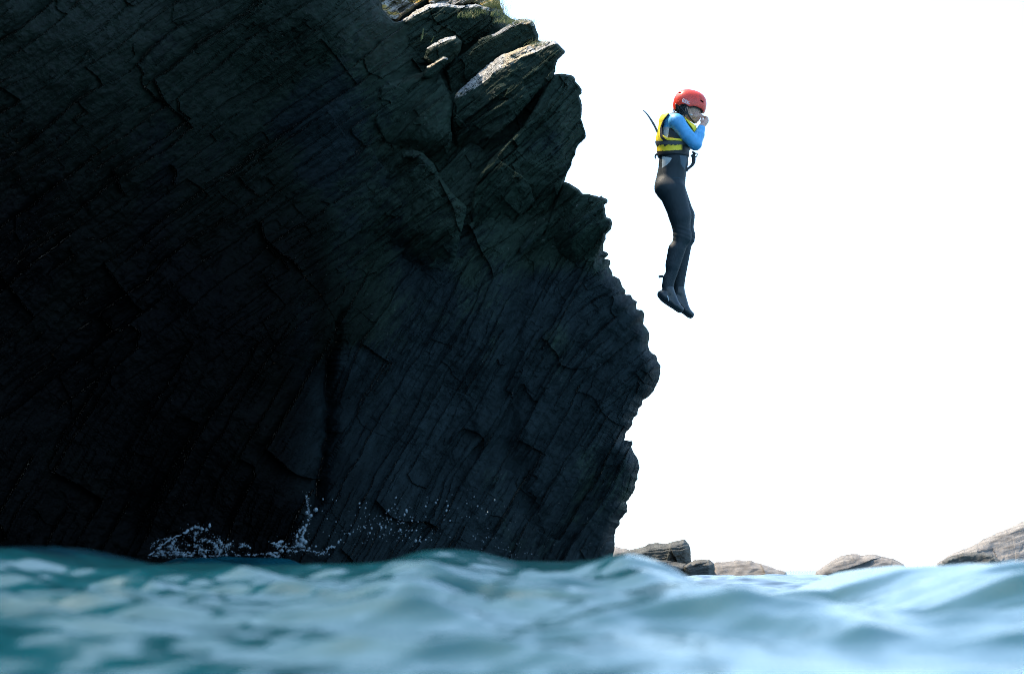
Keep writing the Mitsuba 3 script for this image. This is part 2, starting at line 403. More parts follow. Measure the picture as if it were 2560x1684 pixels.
CTRL = np.array([(1650, 900, 18.0), (1550, 400, 18.1), (1500, 700, 17.95), (1400, 1350, 17.8), (1520, 1200, 17.9), (1250, 1300, 17.5), (1250, 900, 17.6), (1100, 650, 17.55), (1300, 500, 17.85),
                 (1300, 200, 18.45), (1120, 200, 18.3), (940, 200, 17.5), (1060, 80, 18.7), (940, 60, 17.4), (1250, 20, 18.95), (1000, 400, 17.8), (950, 700, 17.5), (900, 1150, 17.3), (1050, 1350, 17.3), (860, 1000, 17.35),
                 (700, 1150, 16.6), (620, 1350, 16.5), (700, 800, 16.5), (600, 600, 16.5), (600, 200, 16.6), (300, 700, 15.7), (0, 750, 14.8), (300, 1300, 15.9), (0, 1330, 14.9),
                 (300, 100, 15.2), (0, 0, 14.1), (-600, 700, 11.8), (-600, 1300, 11.8), (-600, 0, 11.5), (-1500, 0, 7.4), (-1500, 1400, 6.6), (-1500, -1500, 8.6), (-600, -900, 12.4), (-1500, -3200, 10.0), (0, -1600, 15.6), (500, -400, 16.9), (800, 1480, 16.6), (1500, 1500, 17.8), (0, 1500, 14.9)], float)  # unseen left end brought near the camera to block sky light
_base = RBFInterpolator(CTRL[:, :2] / 600, CTRL[:, 2], kernel="thin_plate_spline", smoothing=0.002)


def base_depth(u, v):
    gu, gv = np.arange(-1560, 1740, 30.0), np.arange(-3300, 1560, 30.0)
    A, B = np.meshgrid(gu, gv, indexing="ij")
    from scipy.interpolate import RegularGridInterpolator
    G = RegularGridInterpolator((gu, gv), _base(np.stack([A.ravel(), B.ravel()], -1) / 600).reshape(A.shape), bounds_error=False, fill_value=None)
    y = G(np.stack([u, v], -1))
    notch = shapely.Polygon([(950, -300), (949, 10), (952, 26), (966, 42), (984, 57), (1000, 58), (1045, 34), (1110, 22), (1260, 30), (1260, -300)])
    near = (u > 930) & (v < 80)
    if near.any():
        dn = np.zeros_like(y)
        pts = shapely.points(u[near], v[near])
        dn[near] = shapely.distance(pts, notch.exterior) * shapely.contains(notch, pts)
        y = y + 1.2 * ramp(dn, 0, 7)
    # the dark upright cleft left of the middle, and the fissure below the block
    c = np.interp(v, [780, 900, 1100, 1300], [845, 812, 806, 772])
    c = c + 16 * (n2(v / 26, 0 * v, 90) - 0.5) + 7 * (n2(v / 7, 0 * v, 91) - 0.5)
    w = np.exp(-(np.abs(u - c - 5) / np.where(u > c + 5, 26, 4)) ** 1.5) * np.clip((v - 760) / 120, 0, 1) * np.clip((1330 - v) / 120, 0, 1)
    y = y + 0.3 * w
    c = np.interp(v, [600, 800, 1100, 1400], [1330, 1290, 1270, 1360])
    return y + 0.07 * np.exp(-((u - c) / 26) ** 2) * np.clip((v - 560) / 100, 0, 1)


def base_relief(u, v):
    w = 1 / (1 + np.exp(-(v - 640 + 0.35 * (u - 1300)) / 60))
    w2 = 1 / (1 + np.exp(-((u - 1440) / 30))) * np.clip((1060 - v) / 120, 0, 1) * w
    lo = strata(u, v, 60, 31, 0.85)
    hi = strata(u, v, 36, 32, 1.0)
    rt = strata(u, v, 40, 33, 1.2)
    return (hi * (1 - w) + lo * w) * (1 - w2) + rt * w2


us = np.concatenate([np.arange(-1500, 0, 14.0), np.arange(0, 850, 3.6), np.arange(850, 1664, 2.1)])
vs = np.concatenate([np.arange(-3210, -160, 30.0), np.arange(-160, 0, 7.0), np.arange(0, 1440, 2.3), np.arange(1440, 1504, 6.0)])
outline = [(-1495, 1500), (-1495, -2600), (-700, -2000), (-100, -1150), (250, -560), (480, -250), (720, -100), (1000, -45), (1180, -22)] + SIL  # unseen upper left raised to darken the rock and the water's reflection
m = rock(outline, base_depth, us, vs, amp=1.3, seed=30, R=34, drop=0.22, back=(0.15, 0.5, 1.2, 2.2, 3.2), relief=base_relief, snap=60)
# material by height: upper beds, lower beds
cent = m.vertices[m.faces].mean(1)
lowf = cent[:, 2] < 2.55 + 0.25 * (n2(cent[:, 0] * 2.2, cent[:, 2] * 2.2, 4) - 0.5) + 0.10 * (cent[:, 0])


tag("cliff", "tall dark overhanging slate cliff standing in the sea", kind="structure")
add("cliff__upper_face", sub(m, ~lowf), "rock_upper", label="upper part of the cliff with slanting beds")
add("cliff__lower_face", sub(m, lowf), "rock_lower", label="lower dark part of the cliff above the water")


def on_face(lift):
    """Front of a slab that stands proud of the cliff by lift(u, v) metres and sinks into it where that is below nought."""
    return lambda u, v: base_depth(u, v) - lift(u, v)


def plane(y0, u0, v0, du, dv):
    """A flat front: y0 at (u0, v0); du, dv metres per 100 px to the right and downwards."""
    return lambda u, v: y0 + (u - u0) * du / 100 + (v - v0) * dv / 100


def slab(outline, front, bsdf="rock_upper", n=[0], **kw):
    """A bed of slate: its dark face, and as a part of its own the upper side, with sunlight painted into its paler colour."""
    kw.setdefault("seed", 50 + n[0])
    kw.setdefault("leaf", 1.15)
    key = "cliff__rock_slab" + (f"_{n[0]:03d}" if n[0] else "")
    n[0] += 1
    m = rock(outline, front, **kw)
    if kw.get("crest") is None:
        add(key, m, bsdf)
        return
    c = np.asarray(kw["crest"], float)
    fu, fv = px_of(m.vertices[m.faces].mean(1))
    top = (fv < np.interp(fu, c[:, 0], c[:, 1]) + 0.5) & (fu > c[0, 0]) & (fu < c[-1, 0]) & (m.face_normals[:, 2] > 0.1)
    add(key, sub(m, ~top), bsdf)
    add(key + "__sun_painted_bed", sub(m, top), "lit_slate_copy", label="upper side of the slab with sunlight painted in as a paler colour")


# the great slab with the sunlit upper bed
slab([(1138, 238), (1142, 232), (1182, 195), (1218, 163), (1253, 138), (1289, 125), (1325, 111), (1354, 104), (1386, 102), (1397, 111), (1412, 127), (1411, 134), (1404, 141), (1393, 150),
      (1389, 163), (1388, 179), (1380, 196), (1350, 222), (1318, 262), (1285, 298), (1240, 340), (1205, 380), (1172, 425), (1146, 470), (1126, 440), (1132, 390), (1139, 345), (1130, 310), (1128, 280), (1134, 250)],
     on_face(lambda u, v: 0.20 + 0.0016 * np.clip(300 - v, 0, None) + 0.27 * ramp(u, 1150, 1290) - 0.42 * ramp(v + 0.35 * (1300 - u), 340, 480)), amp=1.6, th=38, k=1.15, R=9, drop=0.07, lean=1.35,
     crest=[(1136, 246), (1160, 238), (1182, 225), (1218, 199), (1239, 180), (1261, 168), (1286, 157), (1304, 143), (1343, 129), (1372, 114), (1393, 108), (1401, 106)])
# the slab to its right, carrying the outline
slab([(1384, 186), (1407, 185), (1429, 189), (1436, 193), (1438, 204), (1447, 213), (1454, 224), (1454, 234), (1447, 240), (1452, 250), (1455, 261), (1454, 286), (1452, 297), (1457, 311), (1459, 318),
      (1464, 333), (1464, 343), (1457, 352), (1447, 361), (1440, 372), (1438, 386), (1430, 399), (1429, 411), (1422, 424), (1416, 436), (1413, 449), (1403, 470), (1370, 530), (1330, 590), (1290, 640),
      (1235, 660), (1190, 610), (1176, 540), (1184, 480), (1196, 440), (1230, 395), (1280, 345), (1308, 318), (1330, 280), (1358, 232), (1370, 205)],
     on_face(lambda u, v: 0.36 + 0.0008 * np.clip(400 - v, 0, None) - 0.42 * ramp(v, 400, 610) - 0.1 * ramp(u, 1380, 1460)), amp=1.2, th=44, k=1.2, R=5, drop=0.05)
# the top slab under the skyline
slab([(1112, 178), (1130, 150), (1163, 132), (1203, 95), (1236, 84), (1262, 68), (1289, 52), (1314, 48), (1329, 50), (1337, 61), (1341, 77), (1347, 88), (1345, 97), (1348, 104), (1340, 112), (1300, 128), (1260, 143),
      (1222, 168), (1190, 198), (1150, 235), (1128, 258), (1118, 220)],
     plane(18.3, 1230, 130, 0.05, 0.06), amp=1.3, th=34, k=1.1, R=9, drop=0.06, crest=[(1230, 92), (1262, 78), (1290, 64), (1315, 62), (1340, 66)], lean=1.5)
# rounded boss with two pale strips
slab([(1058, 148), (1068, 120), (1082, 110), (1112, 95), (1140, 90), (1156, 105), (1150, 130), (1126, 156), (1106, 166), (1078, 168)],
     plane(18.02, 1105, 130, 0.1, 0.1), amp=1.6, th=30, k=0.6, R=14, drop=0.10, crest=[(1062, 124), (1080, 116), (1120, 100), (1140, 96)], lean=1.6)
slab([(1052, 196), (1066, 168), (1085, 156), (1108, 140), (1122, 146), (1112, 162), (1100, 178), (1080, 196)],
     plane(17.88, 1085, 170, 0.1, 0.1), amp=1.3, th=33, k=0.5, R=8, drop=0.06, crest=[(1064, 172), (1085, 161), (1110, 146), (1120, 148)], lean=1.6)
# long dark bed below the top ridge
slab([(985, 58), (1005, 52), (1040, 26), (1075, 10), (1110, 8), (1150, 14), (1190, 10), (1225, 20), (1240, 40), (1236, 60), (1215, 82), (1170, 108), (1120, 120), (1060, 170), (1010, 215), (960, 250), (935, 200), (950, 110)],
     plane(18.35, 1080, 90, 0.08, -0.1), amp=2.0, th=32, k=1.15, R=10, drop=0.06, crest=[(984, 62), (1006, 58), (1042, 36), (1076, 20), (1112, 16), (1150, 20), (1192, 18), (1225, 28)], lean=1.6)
# sunlit beds behind, at the upper edge of the frame
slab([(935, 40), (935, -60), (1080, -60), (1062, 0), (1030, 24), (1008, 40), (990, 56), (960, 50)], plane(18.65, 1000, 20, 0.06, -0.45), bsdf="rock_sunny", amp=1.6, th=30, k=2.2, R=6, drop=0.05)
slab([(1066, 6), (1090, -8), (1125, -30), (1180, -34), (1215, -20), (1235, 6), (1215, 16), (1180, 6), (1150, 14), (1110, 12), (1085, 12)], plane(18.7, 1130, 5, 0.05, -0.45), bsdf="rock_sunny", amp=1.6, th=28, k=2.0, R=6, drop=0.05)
# mossy block between the boss and the rounded buttress
slab([(950, 215), (1010, 190), (1060, 180), (1100, 185), (1118, 225), (1134, 260), (1126, 300), (1130, 345), (1122, 400), (1100, 440), (1060, 400), (1010, 380), (960, 360), (930, 300)],
     on_face(lambda u, v: 0.03 + 0.26 * ramp(u, 1000, 1110) - 0.3 * ramp(v, 330, 430)), amp=2.5, th=40, k=0.85, R=12, drop=0.08)
# rounded buttress, left of the dark gap
slab([(978, 400), (1000, 380), (1030, 374), (1060, 385), (1085, 410), (1105, 450), (1140, 492), (1169, 518), (1160, 560), (1150, 590), (1138, 640), (1110, 720), (1060, 780), (980, 800), (900, 740), (880, 640), (900, 520), (940, 450)],
     on_face(lambda u, v: -0.06 + 0.42 * ramp(u, 900, 1100) - 0.45 * ramp(v, 560, 730)), amp=3, th=34, k=1.15, R=14, drop=0.08)
# square block on the skyline below the notch
slab([(1405, 456), (1423, 458), (1440, 469), (1448, 474), (1456, 484), (1468, 485), (1490, 490), (1511, 495), (1519, 499), (1518, 506), (1511, 513), (1513, 528), (1516, 544), (1527, 547), (1531, 558), (1528, 572), (1516, 585),
      (1512, 600), (1500, 630), (1470, 670), (1420, 690), (1370, 660), (1352, 600), (1372, 545), (1392, 490)],
     on_face(lambda u, v: 0.02 + 0.26 * ramp(u, 1370, 1450) - 0.30 * ramp(v, 560, 670)), amp=1.2, th=45, k=0.9, R=6, drop=0.05)
# thin blade of slate
slab([(1300, 618), (1320, 592), (1350, 560), (1368, 550), (1372, 562), (1350, 592), (1322, 620), (1296, 642)], on_face(lambda u, v: 0.12 + 0 * u), amp=1.0, th=44, k=0.4, R=7, drop=0.06)


# ------------------------------------------------------------------ grass on the cliff top
plain("dry_grass", mikit.proc(lambda p, n, uv: mikit.mix(mi.Color3f(0.36, 0.31, 0.13), mi.Color3f(0.13, 0.2, 0.06), mikit.noise(p.x * 16, p.y * 16, p.z * 16))), 0.7, 0.3)
rng = np.random.default_rng(5)


def blades(spots, hgt, spread, n, wid=0.0016):
    ms = []
    for s in spots:
        for _ in range(n):
            o = np.asarray(s) + np.r_[rng.normal(0, spread, 2), 0] - [0, 0, 0.03]
            h = hgt * rng.uniform(0.45, 1.15)
            lean = rng.normal(0, 0.5, 2) + [0.18, -0.1]
            t = np.linspace(0, 1, 5)
            p = o + np.stack([lean[0] * h * t ** 2, lean[1] * h * t ** 2, h * t], -1)
            ms.append(tube(p, wid * (1.05 - t), 3))
    return join(ms)


line = [(1215, 8, 18.55), (1228, 2, 18.55), (1240, 8, 18.5), (1250, 22, 18.5), (1258, 34, 18.45), (1266, 42, 18.4), (1276, 48, 18.35), (1286, 52, 18.3), (1298, 52, 18.3), (1312, 52, 18.3), (1326, 54, 18.3), (1200, 24, 18.4), (1180, 30, 18.2), (1160, 34, 18.1), (1236, 30, 18.4), (1250, 48, 18.3), (1340, 104, 18.1), (1352, 106, 18.1)]
spots = [at(u, v, y) for u, v, y in line]
add("grass", join([blades(spots, 0.05, 0.03, 40), blades([at(1236, 10, 18.5), at(1246, 14, 18.5), at(1224, 8, 18.5)], 0.10, 0.02, 26, 0.002),
                   blades([at(1255, 16, 18.5)], 0.10, 0.02, 14)]), "dry_grass", label="short dry sunlit grass along the cliff's upper edge", category="grass", kind="stuff")
stalk = join([tube(spline([at(1056, 98, 17.6), at(1057, 86, 17.58), at(1058, 72, 17.56)], 8), np.linspace(.004, .002, 8), 4), tube(spline([at(1052, 104, 17.6), at(1053, 96, 17.58), at(1053, 88, 17.57)], 8), .0022, 4)])
add("grass_stalk", stalk, "dry_grass", label="single pale grass stalk growing on the upper dark beds of the cliff", category="grass")
add("grass_stalk_001", join([tube(spline([at(1078, 106, 17.6), at(1082, 98, 17.58), at(1084, 91, 17.56)], 8), np.linspace(.003, .0015, 8), 4)]), "dry_grass", label="short tan grass stalk above the rounded rock boss of the cliff", category="grass")


# ------------------------------------------------------------------ the rocks beyond
def beach_rock(key, outline, y0, bsdf, label, lean=1.2, seed=1, amp=1.6, step=1.6, k=0.5, fold=None, th=14, R=16, drop=0.25):
    o = np.asarray(outline, float)
    vb = o[:, 1].max()

    def depth(u, v):
        y = y0 + lean * (vb - v) * y0 / F
        if fold is not None:
            (ua, va, ub, vb_), s = fold
            c = ua + (v - va) * (ub - ua) / (vb_ - va)
            y = y + s * np.clip(u - c, 0, None) * y0 / F
            y = y - 0.35 * lean * (vb - v) * y0 / F * (u > c)
        return y
    m = rock(outline, depth, step=step, amp=amp, seed=seed, R=R, drop=drop, back=(0.1, 0.3, 0.8, 1.8), th=th, k=k * y0 / D)
    add(key, m, bsdf, label=label, category="rock")


beach_rock("coastal_rock", [(1515, 1470), (1526, 1385), (1527, 1366), (1545, 1367), (1560, 1370), (1572, 1374), (1590, 1400), (1590, 1470)], 22.5, "rock_beach", "small pale rock showing at the foot of the dark cliff", 0.9, 3)
beach_rock("coastal_rock_001", [(1535, 1480), (1545, 1392), (1559, 1379), (1580, 1372), (1612, 1365), (1622, 1358), (1645, 1355), (1663, 1358), (1682, 1353), (1703, 1348), (1712, 1347), (1722, 1360), (1726, 1370), (1728, 1403), (1722, 1480)], 21.5, "rock_beach_dark",
           "large dark grey boulder standing next to the cliff's foot", 0.5, 4, k=0.9, fold=((1682, 1350, 1664, 1405), 1.1))
beach_rock("coastal_rock_002", [(1575, 1480), (1570, 1402), (1600, 1396), (1640, 1398), (1680, 1402), (1715, 1408), (1722, 1480)], 20.8, "rock_beach_dark", "low jagged dark rocks at the waterline below the large boulder", 0.8, 5, k=1.1, amp=2.2)
beach_rock("coastal_rock_003", [(1705, 1480), (1712, 1412), (1737, 1398), (1774, 1399), (1786, 1408), (1790, 1480)], 20.6, "rock_beach_dark", "small grey pointed rock between the dark boulder and the long pale rock", 0.9, 6, k=0.8)
beach_rock("coastal_rock_004", [(1770, 1480), (1779, 1412), (1790, 1404), (1811, 1404), (1843, 1399), (1878, 1401), (1904, 1409), (1922, 1414), (1940, 1422), (1966, 1430), (1980, 1480)], 21.2, "rock_beach", "long low pale rock right of the dark boulder", 1.5, 7, fold=((1898, 1400, 1912, 1430), 0.7))
beach_rock("coastal_rock_005", [(2025, 1490), (2040, 1428), (2061, 1412), (2080, 1400), (2102, 1389), (2130, 1383), (2145, 1384), (2153, 1388), (2181, 1383), (2209, 1391), (2236, 1396), (2260, 1410), (2290, 1490)], 22.0, "rock_beach", "rounded pale grey rock standing alone behind the wave crest", 1.3, 8)
beach_rock("coastal_rock_006", [(2310, 1500), (2343, 1407), (2375, 1384), (2400, 1375), (2421, 1368), (2467, 1342), (2514, 1322), (2560, 1301), (2680, 1262), (2900, 1240), (3100, 1300), (3150, 1500)], 23.0, "rock_beach", "big pale pinkish rock slope rising at the right edge", 1.15, 9, step=2.4)
m = rock([(2340, 1480), (2346, 1410), (2372, 1392), (2400, 1382), (2440, 1380), (2480, 1384), (2500, 1400), (2520, 1480)], plane(22.75, 2420, 1400, 0.05, -0.3), step=1.8, amp=2.5, seed=10, R=8, drop=.08, back=(0.15, 0.5), th=15, k=1.0)
add("coastal_rock_006__weed_band", m, "rock_beach_dark", label="dark weedy foot of the pale slope")


# ------------------------------------------------------------------ splash and spray at the cliff's foot
plain("aerated_water", (0.17, 0.22, 0.245), 0.2, 0.6)
YS = 14.9
rng = np.random.default_rng(11)


def drop(u, v, r, y=YS, st=1.3, a=0.6):
    s = trimesh.creation.icosphere(1, 1.0)
    p = np.array(s.vertices) * r
    p[:, 2] *= st
    c, n = math.cos(a), math.sin(a)
    p = np.stack([p[:, 0] * c + p[:, 2] * n, p[:, 1], -p[:, 0] * n + p[:, 2] * c], -1)
    return trimesh.Trimesh(p + at(u, v, y), s.faces, process=False)


z6 = lambda x, y: (740 + x / 4.76, 1220 + y / 4.76)
big = [(320, 130, 4), (480, 145, 3.4), (755, 180, 3.2), (825, 235, 3.4), (1188, 112, 3), (1100, 265, 3.2), (1140, 235, 2.6), (1312, 265, 4.6), (1318, 285, 3.6), (1290, 315, 3.6), (1362, 340, 3.2), (1380, 385, 2.8), (1280, 412, 3.2), (1005, 330, 2.8), (1132, 372, 3.2),
       (1100, 400, 2.8), (995, 430, 3.4), (1015, 468, 3.4), (1068, 450, 3.4), (1066, 468, 3), (1130, 490, 3.6), (1240, 495, 4.6), (1258, 520, 2.4), (1380, 500, 2.6), (1430, 500, 3), (1340, 505, 2), (900, 475, 3.6), (878, 532, 3), (805, 455, 4), (820, 470, 3.4), (745, 450, 2.6),
       (730, 485, 2.4), (640, 545, 3.6), (625, 535, 3), (680, 520, 2.6), (995, 575, 3.8), (505, 640, 4.2), (530, 612, 3), (1423, 625, 5), (1467, 625, 3.8), (1480, 578, 3.4), (1542, 612, 3.4), (1663, 172, 4.8), (1683, 138, 3.2), (1542, 215, 3), (1805, 210, 4), (1790, 265, 3.4),
       (1792, 152, 2.4), (1833, 385, 2.8), (2032, 180, 2.6), (2160, 212, 2.8), (2062, 342, 2.6), (2120, 100, 2.2), (1855, 75, 2.2), (2365, 140, 2.2), (215, 258, 4.6), (235, 690, 4), (160, 715, 3), (335, 760, 3), (395, 785, 3), (370, 360, 2.4), (175, 322, 3.4), (128, 292, 3.6), (148, 380, 3)]
dr_ = [drop(*z6(x, y), 0.0019 * s * rng.uniform(0.55, 1.0), YS + rng.normal(0, 0.12), rng.uniform(1.0, 1.8), rng.uniform(-0.2, 1.0)) for x, y, s in big]
for _ in range(150):
    x, y = (rng.normal(1120, 260), rng.normal(430, 130)) if rng.random() < 0.6 else (rng.uniform(250, 2350), rng.uniform(60, 760))
    dr_.append(drop(*z6(x, y), 0.0022 * rng.uniform(0.6, 1.5), YS + rng.normal(0, 0.2), rng.uniform(1.0, 1.8), rng.uniform(-0.2, 1.0)))
for _ in range(26):
    dr_.append(drop(1280 + rng.normal(0, 50), 1375 + rng.normal(0, 10), 0.0024 * rng.uniform(0.7, 1.6), 17.0, 1.2, 0))
add("sea_spray", join(dr_), "aerated_water", smooth=True, label="scattered bright water drops flying before the cliff's foot", category="spray", kind="stuff")

z5 = lambda x, y: (340 + x / 4.76, 1220 + y / 4.76)


def film(path, rad, y=YS, n=26, flat=0.55, wob=0.5, seed=0):
    """Torn water: a thin ragged thread and a cloud of droplets strewn along it."""
    g = np.random.default_rng(100 + seed)
    p = spline([at(*z5(a, b), y + 0.02 * i) for i, (a, b) in enumerate(path)], n)
    p = p + g.normal(0, 0.004, p.shape)
    r = np.interp(np.linspace(0, 1, n), np.linspace(0, 1, len(rad)), rad) * 0.0014
    r = r * g.uniform(0.15, 1.5, n)
    out = []
    for i in range(0, n - 4, 5):
        if g.random() < 0.85:
            out.append(tube(p[i:i + 5], np.maximum(r[i:i + 5], 0.0006) * [0.4, 1, 1.2, 1, 0.4], 6, flat))
    for _ in range(int(1.5 * n)):
        k = g.integers(0, n)
        sp = 0.0032 * np.interp(k / (n - 1), np.linspace(0, 1, len(rad)), rad)
        c = p[k] + g.normal(0, 1, 3) * [sp, sp * 2, sp]
        s = trimesh.creation.icosphere(1, 1.0)
        q = np.array(s.vertices) * min(0.010, 0.0010 * float(g.lognormal(0.0, 0.7))) * [1, 1, g.uniform(0.9, 1.9)]
        out.append(trimesh.Trimesh(q + c, s.faces, process=False))
    return join(out)


left = [film([(150, 800), (260, 720), (400, 620), (520, 555), (600, 520), (650, 470)], [2, 4, 5, 4.5, 5, 6], seed=1), film([(400, 690), (450, 640), (480, 590)], [5, 6, 3], seed=2),
        film([(640, 480), (720, 460), (790, 480), (860, 500)], [5, 4.5, 6, 4], seed=3), film([(720, 520), (700, 560), (685, 610)], [2, 2.5, 3], seed=4),
        film([(280, 690), (320, 665), (370, 700), (420, 690)], [2, 4, 4, 2], seed=5), film([(780, 640), (830, 610), (880, 640), (920, 640)], [2, 3, 3, 2], seed=6),
        film([(980, 600), (1000, 640), (1020, 680)], [3, 6, 3], seed=7), film([(930, 670), (960, 720), (950, 760)], [3, 5, 4], seed=8), film([(1050, 720), (1090, 690), (1130, 650)], [3, 6, 4], seed=9),
        film([(740, 740), (840, 740), (930, 760), (1030, 745), (1120, 745)], [3, 7, 5, 8, 3], seed=10), film([(690, 700), (730, 680), (770, 720), (760, 780)], [2, 4, 4, 3], seed=12),
        film([(470, 800), (480, 740), (450, 690)], [3, 3, 2], seed=13), film([(790, 820), (800, 790), (780, 770)], [4, 5, 2], seed=14), film([(980, 800), (1000, 760), (1010, 720)], [4, 6, 3], seed=15),
        film([(180, 730), (220, 640), (330, 600), (430, 590)], [1, 2, 2, 2], seed=16), film([(200, 780), (300, 760), (420, 760)], [2, 3, 2], seed=17), film([(1230, 710), (1270, 680), (1330, 690)], [2, 3.5, 2], seed=18)]
left += [film([(140, 815), (500, 790), (900, 805), (1250, 790)], [2, 4, 5, 3, 4, 2], n=70, seed=40), film([(250, 770), (480, 760), (700, 775)], [3, 5, 3], n=40, seed=41)]
for _ in range(150):
    x, y = rng.uniform(180, 1180), rng.uniform(500, 830)
    if y > 830 - 0.62 * (x - 150) and y > 470 + 0.25 * (x - 650):
        left.append(drop(*z5(x, y), 0.0022 * rng.uniform(0.4, 1.0) ** 2 * rng.uniform(0.8, 3.0), YS + rng.normal(0, .06), rng.uniform(1, 2), rng.uniform(-1, 1)))
add("water_splash", join(left), "aerated_water", smooth=True, label="broken crown of splashing water at the foot of the dark left cliff", category="splash", kind="stuff")
jet = [film([(1300, 790), (1600, 770), (1900, 740), (2250, 790)], [2, 4, 5, 3, 2], n=60, seed=42), film([(1960, 690), (1910, 640), (1920, 560), (1960, 500), (2000, 480), (2020, 450)], [6, 7, 5, 3.5, 4, 7], seed=21), film([(1960, 680), (1975, 620), (1990, 560), (2000, 510), (2015, 460)], [10, 9, 8, 5, 6], seed=22),
       film([(1900, 690), (1950, 660), (2000, 640)], [6, 8, 4], seed=23), film([(2050, 240), (2045, 190), (2030, 130), (2035, 75)], [1.8, 2.2, 2, 5], seed=24), film([(2050, 380), (2058, 340), (2050, 250)], [1.6, 1.5, 1.5], seed=25),
       film([(1600, 670), (1660, 650), (1730, 640), (1770, 620), (1810, 660), (1860, 690), (1950, 700), (2040, 700)], [4, 5, 5, 7, 4, 5, 6, 4], seed=26), film([(1600, 790), (1650, 805), (1720, 810)], [3, 6, 4], seed=27),
       film([(2270, 760), (2290, 710), (2330, 690), (2370, 690)], [2, 2.4, 2.4, 2], seed=28), film([(1660, 690), (1740, 690), (1800, 700)], [3, 6, 4], seed=29), film([(2020, 450), (2035, 430)], [8, 7], seed=30, n=5)]
for x, y, s in ((2140, 255, 5), (2030, 290, 4), (2080, 325, 4), (2015, 640, 5), (2060, 715, 3)):
    jet.append(drop(*z5(x, y), 0.0025 * s, YS, 1.2, 0.5))
add("water_splash_001", join(jet), "aerated_water", smooth=True, label="thin upright jet of water splashing up before the cliff's cleft", category="splash", kind="stuff")


# ------------------------------------------------------------------ the jumper
def P(u, v, dy=0.0):
    return at(u, v, D + dy)


def nets(Fd, org, h):
    """Surface nets: the zero surface of a sampled distance field as a smooth quad mesh."""
    s = Fd < 0
    c = sum(s[i:s.shape[0] - 1 + i, j:s.shape[1] - 1 + j, k:s.shape[2] - 1 + k].astype(np.int8) for i in (0, 1) for j in (0, 1) for k in (0, 1))
    cell = np.argwhere((c > 0) & (c < 8))
    idx = -np.ones(c.shape, np.int64)
    idx[tuple(cell.T)] = np.arange(len(cell))
    acc, cnt = np.zeros((len(cell), 3)), np.zeros(len(cell))
    corners = [(i, j, k) for i in (0, 1) for j in (0, 1) for k in (0, 1)]
    for a in corners:
        for ax in range(3):
            if a[ax]:
                continue
            b = list(a)
            b[ax] = 1
            fa, fb = Fd[tuple((cell + a).T)], Fd[tuple((cell + b).T)]
            x = (fa < 0) != (fb < 0)
            t = np.where(x, fa / np.where(x, fa - fb, 1), 0)
            p = np.repeat(np.array(a, float)[None], len(cell), 0)
            p[:, ax] += t
            acc += p * x[:, None]
            cnt += x
    v = org + h * (cell + acc / cnt[:, None])
    faces = []
    for ax in range(3):
        o1, o2 = [(1, 2), (2, 0), (0, 1)][ax]
        sl0, sl1 = [slice(None)] * 3, [slice(None)] * 3
        sl0[ax], sl1[ax] = slice(0, -1), slice(1, None)
        x = s[tuple(sl0)] != s[tuple(sl1)]
        e = np.argwhere(x)
        ok = (e[:, o1] > 0) & (e[:, o2] > 0) & (e[:, o1] < c.shape[o1]) & (e[:, o2] < c.shape[o2])
        e = e[ok]
        inside0 = s[tuple(e.T)]
        quad = []
        for d1, d2 in ((0, 0), (1, 0), (1, 1), (0, 1)):
            g = e.copy()
            g[:, o1] -= 1 - d1
            g[:, o2] -= 1 - d2
            quad.append(idx[tuple(g.T)])
        quad = np.stack(quad, -1)
        quad[~inside0] = quad[~inside0][:, ::-1]
        faces.append(quad)
    qf = np.vstack(faces)
    m = trimesh.Trimesh(v, np.vstack([qf[:, [0, 1, 2]], qf[:, [0, 2, 3]]]), process=False)
    return m


def prim_d(pts, pr):
    a, b, ra, rb, sy = pr["a"], pr["b"], pr["ra"], pr["rb"], pr["sy"]
    sc = np.array([1, 1 / sy, 1])
    A, B = a * sc, b * sc
    p = [pts[i] * sc[i] - A[i] for i in range(3)]
    ba = B - A
    L = ba @ ba
    h = np.clip((p[0] * ba[0] + p[1] * ba[1] + p[2] * ba[2]) / L, 0, 1) if L > 1e-12 else 0.0
    return np.sqrt(sum((p[i] - h * ba[i]) ** 2 for i in range(3))) - (ra + (rb - ra) * h)


def C(a, b, ra, rb, sy=1.0, grp="", k=0.012, off=0.0):
    """A tapered limb between two points given as (photo x, photo y, metres away from the viewer); radii in photo pixels."""
    return dict(a=P(*a), b=P(*b), ra=ra * PX, rb=rb * PX, sy=sy, grp=grp, k=k)


def field(prims, h, off=0.0, pad=0.02, noise=None, extra=None):
    lo = np.min([np.minimum(p["a"], p["b"]) - max(p["ra"], p["rb"]) * np.array([1, max(p["sy"], 1), 1]) for p in prims], 0) - off - pad
    hi = np.max([np.maximum(p["a"], p["b"]) + max(p["ra"], p["rb"]) * np.array([1, max(p["sy"], 1), 1]) for p in prims], 0) + off + pad
    n = np.ceil((hi - lo) / h).astype(int) + 1
    ax = [lo[i] + h * np.arange(n[i]) for i in range(3)]
    G = np.full(n, 0.06, np.float32)
    for p in prims:
        r = max(p["ra"], p["rb"]) + off + p["k"] + 0.02
        rr = np.array([r, r * max(p["sy"], 1), r])
        l = np.clip(((np.minimum(p["a"], p["b"]) - rr - lo) / h).astype(int), 0, n)
        u = np.clip(((np.maximum(p["a"], p["b"]) + rr - lo) / h).astype(int) + 2, 0, n)
        sl = tuple(slice(l[i], u[i]) for i in range(3))
        pts = [ax[0][sl[0]][:, None, None], ax[1][sl[1]][None, :, None], ax[2][sl[2]][None, None, :]]
        d = prim_d(pts, p)
        g, k = G[sl], p["k"]
        hh = np.maximum(k - np.abs(g - d), 0) / k
        G[sl] = np.minimum(g, d) - hh * hh * k * 0.25
    G -= off
    if extra is not None:
        G = extra(G, ax)
    return G, lo, ax


